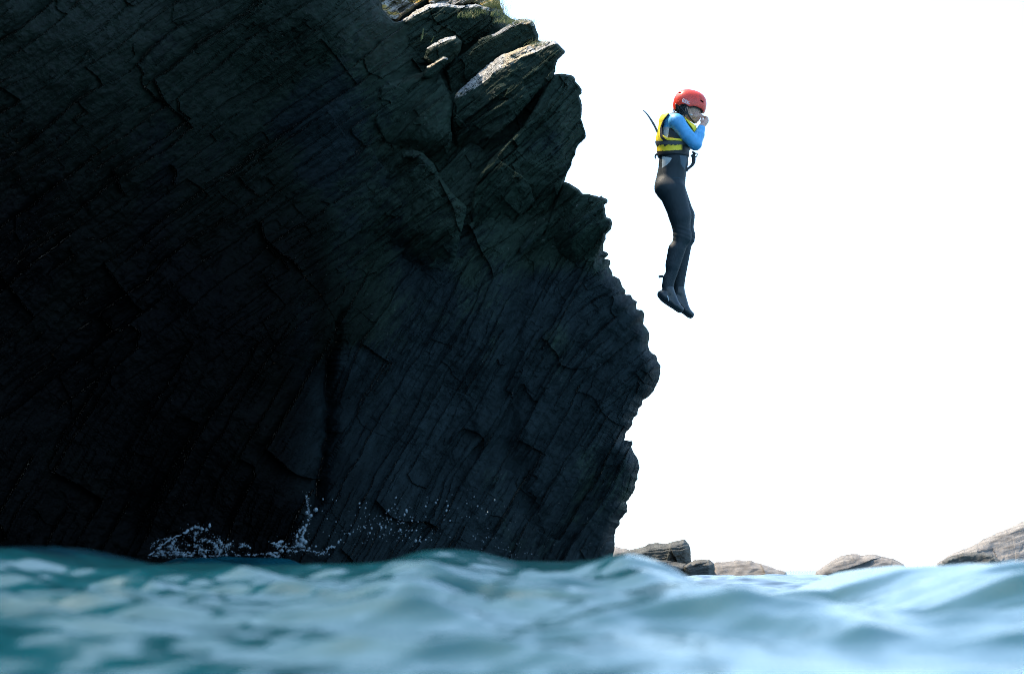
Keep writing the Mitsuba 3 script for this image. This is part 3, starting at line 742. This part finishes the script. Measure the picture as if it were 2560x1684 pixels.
def flesh(prims, h, off=0.0, extra=None):
    G, lo, ax = field(prims, h, off, extra=extra)
    return nets(G, lo, h)


torso = [C((1684, 312, 0), (1687, 348, 0), 28, 32, 1.4, "torso", .03), C((1687, 348, 0), (1684, 405, 0), 32, 33, 1.2, "torso", .03), C((1684, 405, 0), (1676, 455, 0), 33, 36, 1.2, "torso", .03),
         C((1690, 297, -.09), (1690, 297, .09), 12, 12, 1, "torso", .03)]
legs = []
for s, kx, ax_, kk in ((-1, 1704, 1670, 0), (1, 1713, 1697, 1)):
    y = 0.072 * s
    legs += [C((1664, 470, y * .85), (1666, 474, y * .85), 27, 26, 1.1, "leg", .03), C((1681, 478, y), (kx - 4, 540, y), 33, 25.5, 1, "leg", .02), C((kx - 4, 540, y), (kx + 1, 588, y), 25.5, 19, 1, "leg", .02),
             C((kx + 8, 587, y), (kx + 9, 597, y), 15, 14, 1, "leg", .02), C((kx, 592, y), (ax_, 712, y * .9), 18.5, 12, 1, "leg", .02),
             C((kx - 15, 624, y), (kx - 24 + 6 * kk, 662, y), 17.5 - 2 * kk, 15 - 2 * kk, 1, "leg", .02)]
feet = []
for s, (ax_, ay), (hx, hy), (bx, by), (tx, ty) in ((-1, (1670, 708), (1653, 736), (1690, 764), (1702, 772.5)), (1, (1697, 708), (1684, 744), (1715, 776), (1728.5, 786))):
    y = 0.065 * s
    feet += [C((ax_, ay - 12, y), (ax_ - 1, ay + 24, y), 12, 13.5, 1, "foot", .012), C((hx, hy, y), (hx + 8, hy + 4, y), 9, 11, 1.1, "foot", .012), C((hx + 6, hy + 2, y), (bx, by, y), 11, 9, 1.3, "foot", .015),
             C((ax_ + 2, ay + 16, y), (bx, by - 2, y), 11, 8.5, 1.2, "foot", .015), C((bx, by, y), (tx, ty, y), 9, 6.2, 1.5, "foot", .01)]
arm = [C((1690, 303, -.125), (1694, 306, -.135), 17.5, 17.5, 1, "arm", .02), C((1693, 305, -.135), (1720, 340, -.15), 17.5, 14.5, 1, "arm", .012), C((1720, 340, -.15), (1738, 360, -.14), 15, 14.5, 1, "arm", .012),
       C((1739, 360, -.14), (1748, 338, -.11), 14, 11.5, 1, "arm", .012), C((1748, 338, -.11), (1755, 315, -.07), 11.5, 7.6, 1, "arm", .012)]
arm2 = [C((1690, 303, .125), (1694, 306, .135), 17.5, 17.5, 1, "far_arm", .02), C((1693, 305, .135), (1716, 350, .15), 16.5, 13, 1, "far_arm", .012), C((1716, 350, .15), (1724, 334, .03), 12, 8, 1, "far_arm", .012)]
hand = [C((1755, 316, -.07), (1760, 307, -.045), 6.8, 8, 1.0, "skin", .008), C((1760, 309, -.05), (1765, 303, -.03), 7.2, 7, 1.3, "skin", .008),
        # thumb on the near side of the nose
        C((1757, 309, -.062), (1753, 302, -.055), 3.4, 3.0, 1, "skin", .004), C((1753, 302, -.055), (1755.5, 294.5, -.026), 3.0, 2.5, 1, "skin", .003),
        # index finger over to the far side, the others curled
        C((1767, 300, -.045), (1765, 293, -.028), 3.1, 2.8, 1, "skin", .003), C((1765, 293, -.028), (1759, 292, .004), 2.8, 2.4, 1, "skin", .003), C((1759, 292, .004), (1756.5, 294, .018), 2.4, 2.2, 1, "skin", .003),
        C((1769, 301, -.026), (1768, 294.5, -.012), 3.2, 2.9, 1, "skin", .003), C((1768, 294.5, -.012), (1761, 297, -.006), 2.8, 2.5, 1, "skin", .003), C((1761, 297, -.006), (1760, 301.5, -.010), 2.5, 2.3, 1, "skin", .003),
        C((1769.5, 303, -.008), (1769, 297.5, .003), 3.0, 2.7, 1, "skin", .003), C((1769, 297.5, .003), (1762, 300, .008), 2.6, 2.4, 1, "skin", .003),
        C((1768.5, 307, .006), (1768, 302, .016), 2.7, 2.4, 1, "skin", .003), C((1768, 302, .016), (1762, 304, .018), 2.4, 2.1, 1, "skin", .003)]
hand2 = [C((1724, 334, .03), (1727, 328, .0), 7, 7.5, 1.0, "skin", .008)] + [C((1728, 327 + 4.2 * i, -.004), (1730, 325 + 4.2 * i, -.03), 2.8, 2.4, 1, "skin", .003) for i in range(4)] + [C((1725, 330, .0), (1722, 322, -.012), 3.2, 2.5, 1, "skin", .003)]
head = [C((1700, 296, 0), (1714, 278, 0), 13.5, 14, 1.1, "skin", .02), C((1720, 258, 0), (1722, 260, 0), 30, 30, .9, "skin", .02), C((1734, 268, 0), (1738, 288, 0), 17, 14.5, 1.25, "skin", .015),
        C((1720, 284, 0), (1736, 300, 0), 14, 8.5, 1.5, "skin", .012), C((1737, 303, 0), (1739, 304, 0), 5.5, 5, 1.3, "skin", .008),
        C((1748, 282, 0), (1755.5, 291, 0), 2.6, 3.6, 1, "skin", .008), C((1753, 293, -.008), (1753, 293, .008), 2.2, 2.2, 1, "skin", .004),
        C((1746, 275, -.035), (1746, 275, .035), 5, 5, 1, "skin", .008), C((1748, 297, -.014), (1748, 297, .014), 2.4, 2.4, 1, "skin", .005), C((1746, 300.5, -.012), (1746, 300.5, .012), 2.4, 2.4, 1, "skin", .005),
        C((1741, 287, -.045), (1738, 290, -.045), 5, 6, 1, "skin", .01), C((1741, 287, .045), (1738, 290, .045), 5, 6, 1, "skin", .01), C((1716, 270, -.085), (1716, 277, -.082), 4.5, 3, .6, "skin", .006), C((1716, 270, .085), (1716, 277, .082), 4.5, 3, .6, "skin", .006)]

# eye sockets are pressed in
def sockets(G, ax):
    for dy in (-.034, .034):
        c = P(1752, 281.5, dy)
        d = np.sqrt((ax[0][:, None, None] - c[0]) ** 2 + (ax[1][None, :, None] - c[1]) ** 2 + (ax[2][None, None, :] - c[2]) ** 2) - 0.012
        k = .006
        hh = np.maximum(k - np.abs(G + d), 0) / k
        G = np.maximum(G, -d) + hh * hh * k * .25
    return G


tag("person", "child in wetsuit, red helmet and yellow vest jumping off the cliff, pinching the nose", "person")
plain("skin", mikit.proc(lambda p, n, uv: mi.Color3f(0.60, 0.36, 0.28) * (0.85 + 0.3 * mikit.fbm(p.x * 30, p.y * 30, p.z * 30, 2))), 0.5, 0.4)
add("person__body", flesh(torso + legs + feet + arm + arm2 + hand + hand2 + head, 0.004, 0.0, sockets), "skin", smooth=True)

# wetsuit and boots: layers a few millimetres above the body
ankle = {-1: 722.0, 1: 724.0}


def cut_suit(G, ax):
    c = P(1752, 320, -.08)
    d = P(1755, 315.5, -.07) - P(1748, 338, -.11)
    d /= np.linalg.norm(d)
    cuff = (ax[0][:, None, None] - c[0]) * d[0] + (ax[1][None, :, None] - c[1]) * d[1] + (ax[2][None, None, :] - c[2]) * d[2]
    G = np.where(cuff > -0.16, np.maximum(G, np.where(np.abs(ax[0][:, None, None] - c[0]) < 0.06, cuff - 0.010, -1)), G)
    z = P(1670, 722)[2]
    G = np.maximum(G, z - ax[2][None, None, :])
    x, zz = ax[0][:, None, None], ax[2][None, None, :]
    fold = np.sin((zz + 0.35 * x) * 190) * np.exp(-((zz - P(1700, 587)[2]) / .05) ** 2) + np.sin((x - 0.4 * zz) * 260) * np.exp(-((zz - P(1735, 345)[2]) / .04) ** 2 - ((x - P(1738, 345)[0]) / .05) ** 2)
    return G + 0.0012 * fold


suit_prims = torso + legs + arm + arm2 + [dict(feet[0], grp="leg"), dict(feet[5], grp="leg")]
suit = flesh(suit_prims, 0.004, 0.0045, cut_suit)
va = np.array(suit.vertices).T
dmin = {g: np.min([prim_d(va, p) for p in suit_prims if p["grp"] == g], 0) for g in ("torso", "leg", "arm", "far_arm")}
fc = suit.faces
face_min = {g: d[fc].mean(1) for g, d in dmin.items()}
su, sv = px_of(np.array(suit.vertices))
fu, fv, fy = su[fc].mean(1), sv[fc].mean(1), np.array(suit.vertices)[fc][:, :, 1].mean(1) - D
blue_yoke = (fv < 318 + 0.12 * (fu - 1660)) & (np.abs(fy) > 0.045) & (fv > 285)
near_sleeve = ((face_min["arm"] < np.minimum(face_min["torso"], face_min["leg"]) - 0.002) | (blue_yoke & (fy < 0)))
far_sleeve = ((face_min["far_arm"] < np.minimum(face_min["torso"], face_min["leg"]) - 0.002) | (blue_yoke & (fy > 0)))


def poly_in(poly, u, v):
    return shapely.contains_xy(shapely.Polygon(poly), u, v)


grey = (poly_in([(1654, 318), (1673, 317), (1671, 336), (1667, 352), (1655, 350), (1650, 335)], fu, fv) | poly_in([(1655, 390), (1680, 395), (1676, 402), (1668, 412), (1655, 420)], fu, fv)) & (fy < 0.0)
blue_grey = poly_in([(1700, 388), (1716, 390), (1718, 402), (1712, 424), (1702, 410)], fu, fv) & (fy < 0)
rest = ~(near_sleeve | far_sleeve | grey | blue_grey)
neo = lambda c, a=0.25: mikit.proc(lambda p, n, uv: mi.Color3f(c) * (1 - a / 2 + a * mikit.fbm(p.x * 45, p.y * 45, p.z * 45, 3)))
plain("neoprene", neo((0.012, 0.024, 0.031)), 0.62, 0.35, sheen=0.2)
plain("neoprene_blue", neo((0.085, 0.38, 0.70)), 0.42, 0.5, sheen=0.2)
plain("neoprene_grey", neo((0.42, 0.48, 0.49)), 0.55, 0.4)
plain("neoprene_slate", neo((0.045, 0.085, 0.115)), 0.5, 0.4)
plain("boot_rubber", neo((0.022, 0.033, 0.040)), 0.33, 0.55)
add("person__wetsuit", sub(suit, rest), "neoprene", smooth=True)
add("person__sleeve", sub(suit, near_sleeve), "neoprene_blue", smooth=True, label="bright blue sleeve of the wetsuit")
add("person__sleeve_001", sub(suit, far_sleeve), "neoprene_blue", smooth=True)
add("person__side_panel", sub(suit, grey & (fv < 370)), "neoprene_grey", smooth=True, label="pale grey panel of the wetsuit under the arm")
add("person__side_panel_001", sub(suit, grey & (fv >= 370)), "neoprene_grey", smooth=True, label="pale grey panel of the wetsuit at the waist")
add("person__front_panel", sub(suit, blue_grey), "neoprene_slate", smooth=True)
# seams
add("person__seam", join([tube(spline([P(u, v, -(0.03 + 0.105 * s)) for u, v, s in ((1654, 398, .35), (1654, 418, .4), (1655, 448, .5))], 12), .0016, 5),
                          tube(spline([P(u, v, d) for u, v, d in ((1650, 453, -.100), (1664, 448, -.126), (1680, 445, -.136), (1700, 444, -.122))], 14), .0016, 5)]), "neoprene_slate")
add("person__pull_tab", trimesh.creation.box(extents=[0.034, 0.012, 0.017], transform=trimesh.transformations.translation_matrix(P(1652, 691, -.065)) @ trimesh.transformations.rotation_matrix(-0.16, [0, 1, 0])), "neoprene")


def cut_boot(G, ax):
    return np.maximum(G, ax[2][None, None, :] - P(1670, 712)[2])


for i, part in enumerate((feet[:5], feet[5:])):
    key = "person__boot" + ("_001" if i else "")
    add(key, flesh(part, 0.003, 0.003, cut_boot), "boot_rubber", smooth=True)
    y = (-.065, .065)[i]
    hx, hy, bx, by, tx, ty = ((1645, 741, 1688, 773, 1701, 779.5), (1677, 752, 1713, 785.5, 1727, 793))[i]
    sole = spline([P(hx, hy - 5, y), P(hx + 6, hy + 5, y), P((hx + bx) / 2 - 2, (hy + by) / 2 + 1, y), P(bx, by, y), P(tx, ty, y), P(tx + 6, ty - 6, y)], 26)
    add(key + "__sole", tube(sole, np.r_[.006, np.full(24, .0085), .005], 8, 3.4), "neoprene", smooth=True)
# worn print on the near boot
plain("print_white", (0.72, 0.78, 0.8), 0.6)
add("person__boot__mark", join([tube(spline([P(1664.5, 734.5, -.108), P(1668, 740, -.110), P(1671, 743.5, -.110)], 8), [.0012, .0026, .003, .002, .003, .0026, .002, .0012], 6, .5), tube(spline([P(1670, 745, -.110), P(1672, 749, -.108), P(1671.5, 753, -.105)], 8), np.linspace(.003, .001, 8), 6, .5)]), "print_white")

# buoyancy vest
HOLE = [(1672, 288), (1660, 303), (1653, 322), (1653.5, 342), (1661, 350), (1668, 354), (1722, 356), (1735, 345), (1728, 330), (1712, 305), (1704, 286)]
hole = shapely.Polygon(HOLE)
vest_prims = [C((1680, 308, 0), (1682, 350, 0), 33, 40, 1.25, "v", .02), C((1682, 350, 0), (1683, 386, 0), 41, 39, 1.18, "v", .02), C((1700, 300, 0), (1724, 328, 0), 12, 16, 2.6, "v", .02), C((1723, 330, 0), (1718, 360, 0), 17, 14, 2.6, "v", .02)]


def cut_vest(G, ax):
    gx_, gz_ = np.meshgrid(ax[0], ax[2], indexing="ij")
    pu, pv = px_of(np.stack([gx_.ravel(), np.full(gx_.size, D), gz_.ravel()], -1))
    din = shapely.distance(shapely.points(pu, pv), hole.exterior) * PX
    ins = shapely.contains_xy(hole, pu, pv)
    sd = np.where(ins, din, -din).reshape(gx_.shape)[:, None, :]
    G = np.maximum(G, sd)
    neck = np.sqrt((gx_ - P(1706, 288)[0]) ** 2 + (gz_ - P(1706, 288)[2]) ** 2)[:, None, :] - 0.058
    ny_ = np.abs(ax[1] - D)[None, :, None]
    G = np.maximum(G, np.maximum(-neck, -(0.075 - ny_)) * -1 if False else np.minimum(-neck, 0.075 - ny_))
    G = np.maximum(G, ax[2][None, None, :] - P(1690, 288)[2])
    return np.maximum(G, P(1690, 393)[2] - ax[2][None, None, :])


vest = flesh(vest_prims, 0.004, 0.004, cut_vest)
vu, vv = px_of(np.array(vest.vertices))
vf = vest.faces
cu, cv = vu[vf].mean(1), vv[vf].mean(1)
slope = 0.10 * (cu - 1690) * 0
belt = (cv > 352.5) & (cv < 361.5)
band = (cv >= 361.5) & (cv < 378 - 0.05 * (cu - 1640))
skirt = (cv >= 361.5) & ~band
lin = shapely.distance(shapely.points(cu, cv), hole.exterior)
trim = (lin < 3.5) & ~belt & ~band & ~skirt & (cu < 1700)
plain("vest_yellow", neo((0.92, 0.70, 0.04), 0.15), 0.55, 0.4)
plain("vest_black", neo((0.018, 0.022, 0.026)), 0.55, 0.4)
plain("webbing", neo((0.075, 0.085, 0.095)), 0.6, 0.3)
PBX = P(1640, 371)


def band_color(p, n, uv):
    s, z = (p.x - PBX[0]) / PX, -(p.z - PBX[2]) / PX + 0.06 * (p.x - PBX[0]) / PX
    w = 5.5 * (mikit.noise(s * 0.16, 3.0, 0.0) - 0.5) + 2.2 * dr.sin(s * 0.85 + 3 * mikit.noise(s * 0.1, 0.0, 0.0))
    brush = mikit.smoothstep(-0.6, 0.6, z * 0.9 + 1.4 * w + 4.6)
    gap = mikit.smoothstep(0.45, 0.55, mikit.noise(s * 0.38 + 0.4 * z, z * 0.12, 5.0)) * mikit.smoothstep(12.0, 22.0, s) * (1 - mikit.smoothstep(3.0, 5.0, z))
    fade = 1 - mikit.smoothstep(58.0, 66.0, s)
    return mikit.mix(mi.Color3f(0.018, 0.022, 0.026), mi.Color3f(0.92, 0.70, 0.04), brush * (1 - gap) * fade)


plain("vest_band", mikit.proc(band_color), 0.5, 0.4)
add("person__buoyancy_vest", sub(vest, ~(belt | band | skirt | trim)), "vest_yellow", smooth=True, label="yellow buoyancy vest")
add("person__buoyancy_vest__armhole_trim", sub(vest, trim), "vest_black", smooth=True)
bm = sub(vest, belt)
bm.vertices += 0.004 * trimesh.Trimesh(bm.vertices, bm.faces, process=False).vertex_normals
add("person__buoyancy_vest__belt", bm, "webbing", smooth=True, label="dark waist belt of the vest")
add("person__buoyancy_vest__printed_band", sub(vest, band), "vest_band", smooth=True, label="yellow and black printed band of the vest")
add("person__buoyancy_vest__hem", sub(vest, skirt), "vest_black", smooth=True)
add("person__buoyancy_vest__loose_strap", tube(spline([P(1730, 386, -.03), P(1734, 394, -.03), P(1734, 405, -.03), P(1730, 413, -.03), P(1722, 420, -.03), P(1717, 429, -.03)], 30), np.r_[np.linspace(.016, .013, 15), np.linspace(.012, .007, 15)], 8, .25), "vest_black", smooth=True)
t = np.linspace(0, 2 * np.pi, 21)
add("person__buoyancy_vest__buckle", join([tube(np.stack([P(1740, 389.5, -.03)[0] + .009 * np.cos(t) + .004 * np.sin(t), np.full(21, D - .03), P(1740, 389.5)[2] + .014 * np.sin(t)], -1), .0042, 6), tube(spline([P(1730, 380, -.03), P(1735, 382, -.03), P(1739, 386, -.03)], 8), .008, 6, .5)]), "vest_black", smooth=True)
add("person__buoyancy_vest__hem_tail", tube(spline([P(1645, 386, -.02), P(1638.5, 389, -.02), P(1638, 394, -.02), P(1640, 397, -.02)], 12), np.linspace(.010, .004, 12), 7, .5), "vest_black", smooth=True)
add("person__buoyancy_vest__whistle", tube(spline([P(1736, 322, -.03), P(1739, 316, -.03), P(1741, 313, -.03)], 8), [.003, .006, .007, .006, .005, .006, .005, .003], 7), "print_white", smooth=True, label="small white toggle at the vest's collar")
plain("strap_grey", (0.05, 0.075, 0.10), 0.5)
add("person__strap", tube(spline([P(1643, 330, .0), P(1636, 314, .0), P(1627, 299, .0), P(1618, 286, .0), P(1608, 276, .0)], 30), np.r_[np.linspace(.008, .0085, 12), np.linspace(.008, .0035, 18)], 8, .35), "strap_grey", smooth=True, label="dark strap flying up behind the back")

# helmet
hc, hr, tilt = P(1724.5, 261.5), np.array([42.5, 37.5, 37.5]) * PX, math.radians(14)
ct, st_ = math.cos(tilt), math.sin(tilt)
RIM = [(1600, 150), (1600, 268), (1679, 269), (1686, 270.5), (1692, 269), (1697, 264), (1704, 261.5), (1711, 261), (1716, 263.5), (1721, 267.5), (1727, 268), (1735, 266.5), (1745, 269), (1754, 272), (1760, 276.5), (1766, 278.5), (1820, 280), (1820, 150)]
rim_poly = shapely.Polygon(RIM)


def ell(ax, c, r, tl=0.0):
    x, y, z = ax[0][:, None, None] - c[0], ax[1][None, :, None] - c[1], ax[2][None, None, :] - c[2]
    cc, ss = math.cos(tl), math.sin(tl)
    x, z = x * cc - z * ss, x * ss + z * cc
    k = np.sqrt((np.abs(x) / r[0]) ** 2.3 + (np.abs(y) / r[1]) ** 2.3 + (np.abs(z) / r[2]) ** 2.3)
    return (k ** (2 / 2.3) - 1) * float(np.min(r))


VENTS = [(1693, 249, -.10, 6.0, 2.6, -.55), (1752, 253.5, -.075, 7.5, 2.6, -.5), (1738, 231, -.03, 6.0, 1.6, -.45), (1700, 233, -.055, 5.0, 1.8, -.3), (1693, 249, .10, 6.0, 2.6, -.55), (1752, 253.5, .075, 7.5, 2.6, -.5), (1738, 231, .03, 6.0, 1.6, -.45)]


def helmet_shape(ax, grow=0.0):
    return ell(ax, hc, hr + grow, tilt)


hx_ = [np.arange(hc[i] - 0.16, hc[i] + 0.16, 0.0027) for i in range(3)]
outer = helmet_shape(hx_)
inner = helmet_shape(hx_, -0.012)
gx_, gz_ = np.meshgrid(hx_[0], hx_[2], indexing="ij")
pu, pv = px_of(np.stack([gx_.ravel(), np.full(gx_.size, D - 0.08), gz_.ravel()], -1))
din = shapely.distance(shapely.points(pu, pv), rim_poly.exterior) * PX
sd = np.where(shapely.contains_xy(rim_poly, pu, pv), -din, din).reshape(gx_.shape)[:, None, :]
# a shallow step above the rear and side, as on the real shell
band_step = np.abs(np.sqrt((outer) ** 2))
shell = np.maximum(np.maximum(outer, -inner), sd)
for u, v, dy, rx, rz, tl in VENTS:
    c = P(u, v, dy)
    shell = np.maximum(shell, -ell(hx_, c, np.array([rx * PX, 0.022, rz * PX]), -tl))
hm = nets(shell, np.array([a[0] for a in hx_]), 0.0027)
plain("helmet_red", mikit.proc(lambda p, n, uv: mi.Color3f(0.84, 0.055, 0.030) * (0.9 + 0.2 * mikit.fbm(p.x * 40, p.y * 40, p.z * 40, 3))), 0.32, 0.5, clear=0.4)
add("person__helmet", hm, "helmet_red", smooth=40, label="glossy red water sports helmet")
lining = np.maximum(np.maximum(helmet_shape(hx_, -0.0125), -helmet_shape(hx_, -0.026)), sd - 0.006)
add("person__helmet__lining", nets(lining, np.array([a[0] for a in hx_]), 0.0027), "vest_black", smooth=True)


def on_helmet(u, v, out=0.001):
    """The near surface point of the helmet under a photo point."""
    ys = np.linspace(D - 0.15, D, 151)
    p = at(np.full(151, u), np.full(151, v), ys)
    x, y, z = (p - hc).T
    x, z = x * ct - z * st_, x * st_ + z * ct
    k = (np.abs(x) / (hr[0])) ** 2.3 + (np.abs(y) / hr[1]) ** 2.3 + (np.abs(z) / hr[2]) ** 2.3
    i = int(np.argmax(k < 1))
    return p[i] + [0, -out, 0]


txt = meshkit.text_mesh("GSX", 8.6, 0.8, bold=True)
txt = txt.subdivide_to_size(1.6)
tv = np.array(txt.vertices)
tw = tv[:, 0].max()
ang = math.radians(24)
tu = 1703.5 + (tv[:, 0] * 19 / tw) * math.cos(ang) + tv[:, 1] * math.sin(ang) * 0.9
tvv = 254.0 + (tv[:, 0] * 19 / tw) * math.sin(ang) - tv[:, 1] * math.cos(ang)
pp = np.array([on_helmet(a, b, 0.0006 + 0.0012 * c) for a, b, c in zip(tu, tvv, tv[:, 2])])
add("person__helmet__lettering", (pp, np.array(txt.faces)), "print_white", label="white letters GSX on the helmet's side")
for i, (u, v) in enumerate(((1722.5, 260), (1689, 260.5))):
    s = trimesh.creation.icosphere(2, 0.0042)
    s.apply_translation(on_helmet(u, v))
    add("person__helmet__rivet" + ("_001" if i else ""), s, "print_white", smooth=True)
# chin strap and rear cradle
hy = -0.088
add("person__helmet__chin_strap", join([tube(spline([P(1714, 262, hy), P(1717, 276, hy - .004), P(1722, 290, hy + .006), P(1732, 303, -.05), P(1737, 309, -.01)], 24), .0055, 7, .3),
                                        tube(spline([P(1700, 264, hy), P(1708, 276, hy), P(1719, 286, hy)], 16), .005, 7, .3)]), "vest_black", smooth=True)
add("person__helmet__strap_clip", tube(spline([P(1725, 285.5, -.078), P(1728, 287, -.077), P(1731, 287.5, -.075)], 6), [.002, .004, .0045, .004, .003, .002], 7), "print_white", smooth=True)

# brows, lashes and lips
plain("hair_dark", neo((0.012, 0.012, 0.013)), 0.35, 0.5)
plain("lip", (0.42, 0.17, 0.15), 0.5)
for i, sd_ in enumerate((-1, 1)):
    n_ = "_001" if i else ""
    add("person__eyebrow" + n_, tube(spline([P(1744.5, 276.5, .036 * sd_), P(1748.5, 275.2, .034 * sd_), P(1751.8, 276.4, .020 * sd_)], 8), [.001, .002, .0026, .0028, .0028, .0026, .002, .001], 6), "hair_dark", smooth=True)
    add("person__eyelash" + n_, tube(spline([P(1746.2, 281.5, .036 * sd_), P(1749.0, 282.6, .034 * sd_), P(1751.0, 282.0, .024 * sd_)], 8), [.0008, .0014, .0018, .002, .002, .0018, .0014, .0008], 6), "hair_dark", smooth=True)
add("person__lips", join([tube(spline([P(1747.5, 298.3, -.017), P(1750.3, 297.9, 0), P(1747.5, 298.3, .017)], 12), np.r_[.001, np.full(10, .0028), .001], 6)]), "lip", smooth=True)
# hair: dark wet strands below the helmet
rng = np.random.default_rng(3)
hair = []
for i in range(120):
    a = rng.uniform(-1, 1)
    u0, v0 = rng.uniform(1688, 1720), rng.uniform(258, 266)
    y0 = -0.088 + 0.17 * rng.random() if u0 < 1698 else rng.choice([-1, 1]) * rng.uniform(0.076, 0.09)
    L = rng.uniform(16, 33)
    c = rng.uniform(2, 4)
    ph = rng.uniform(0, 6)
    tt = np.linspace(0, 1, 12)
    pts = np.array([P(u0 + (1706 - u0) * 0.35 * q + c * 0.5 * math.sin(q * 7 + ph), v0 + L * q, y0 * (1 - 0.15 * q) + 0.006 * math.cos(q * 7 + ph)) for q in tt])
    hair.append(tube(pts, .0045 * (1.1 - 0.8 * tt), 5))
for u0, v0, s in ((1686, 270, 1), (1688, 271, .8), (1692, 270, .9), (1690, 271, 1.1), (1695, 272, .7)):
    tt = np.linspace(0, 1, 20)
    pts = np.array([P(u0 - 2.5 * s * math.sin(q * 3.4) + 1.4 * math.sin(q * 9 + u0), v0 + 17 * s * q, -.02 + .03 * s + 0.006 * math.cos(q * 9)) for q in tt])
    hair.append(tube(pts, .0038 * (1.15 - 0.7 * tt), 6))
add("person__hair", join(hair), "hair_dark", smooth=True, label="dark wet hair hanging below the helmet")
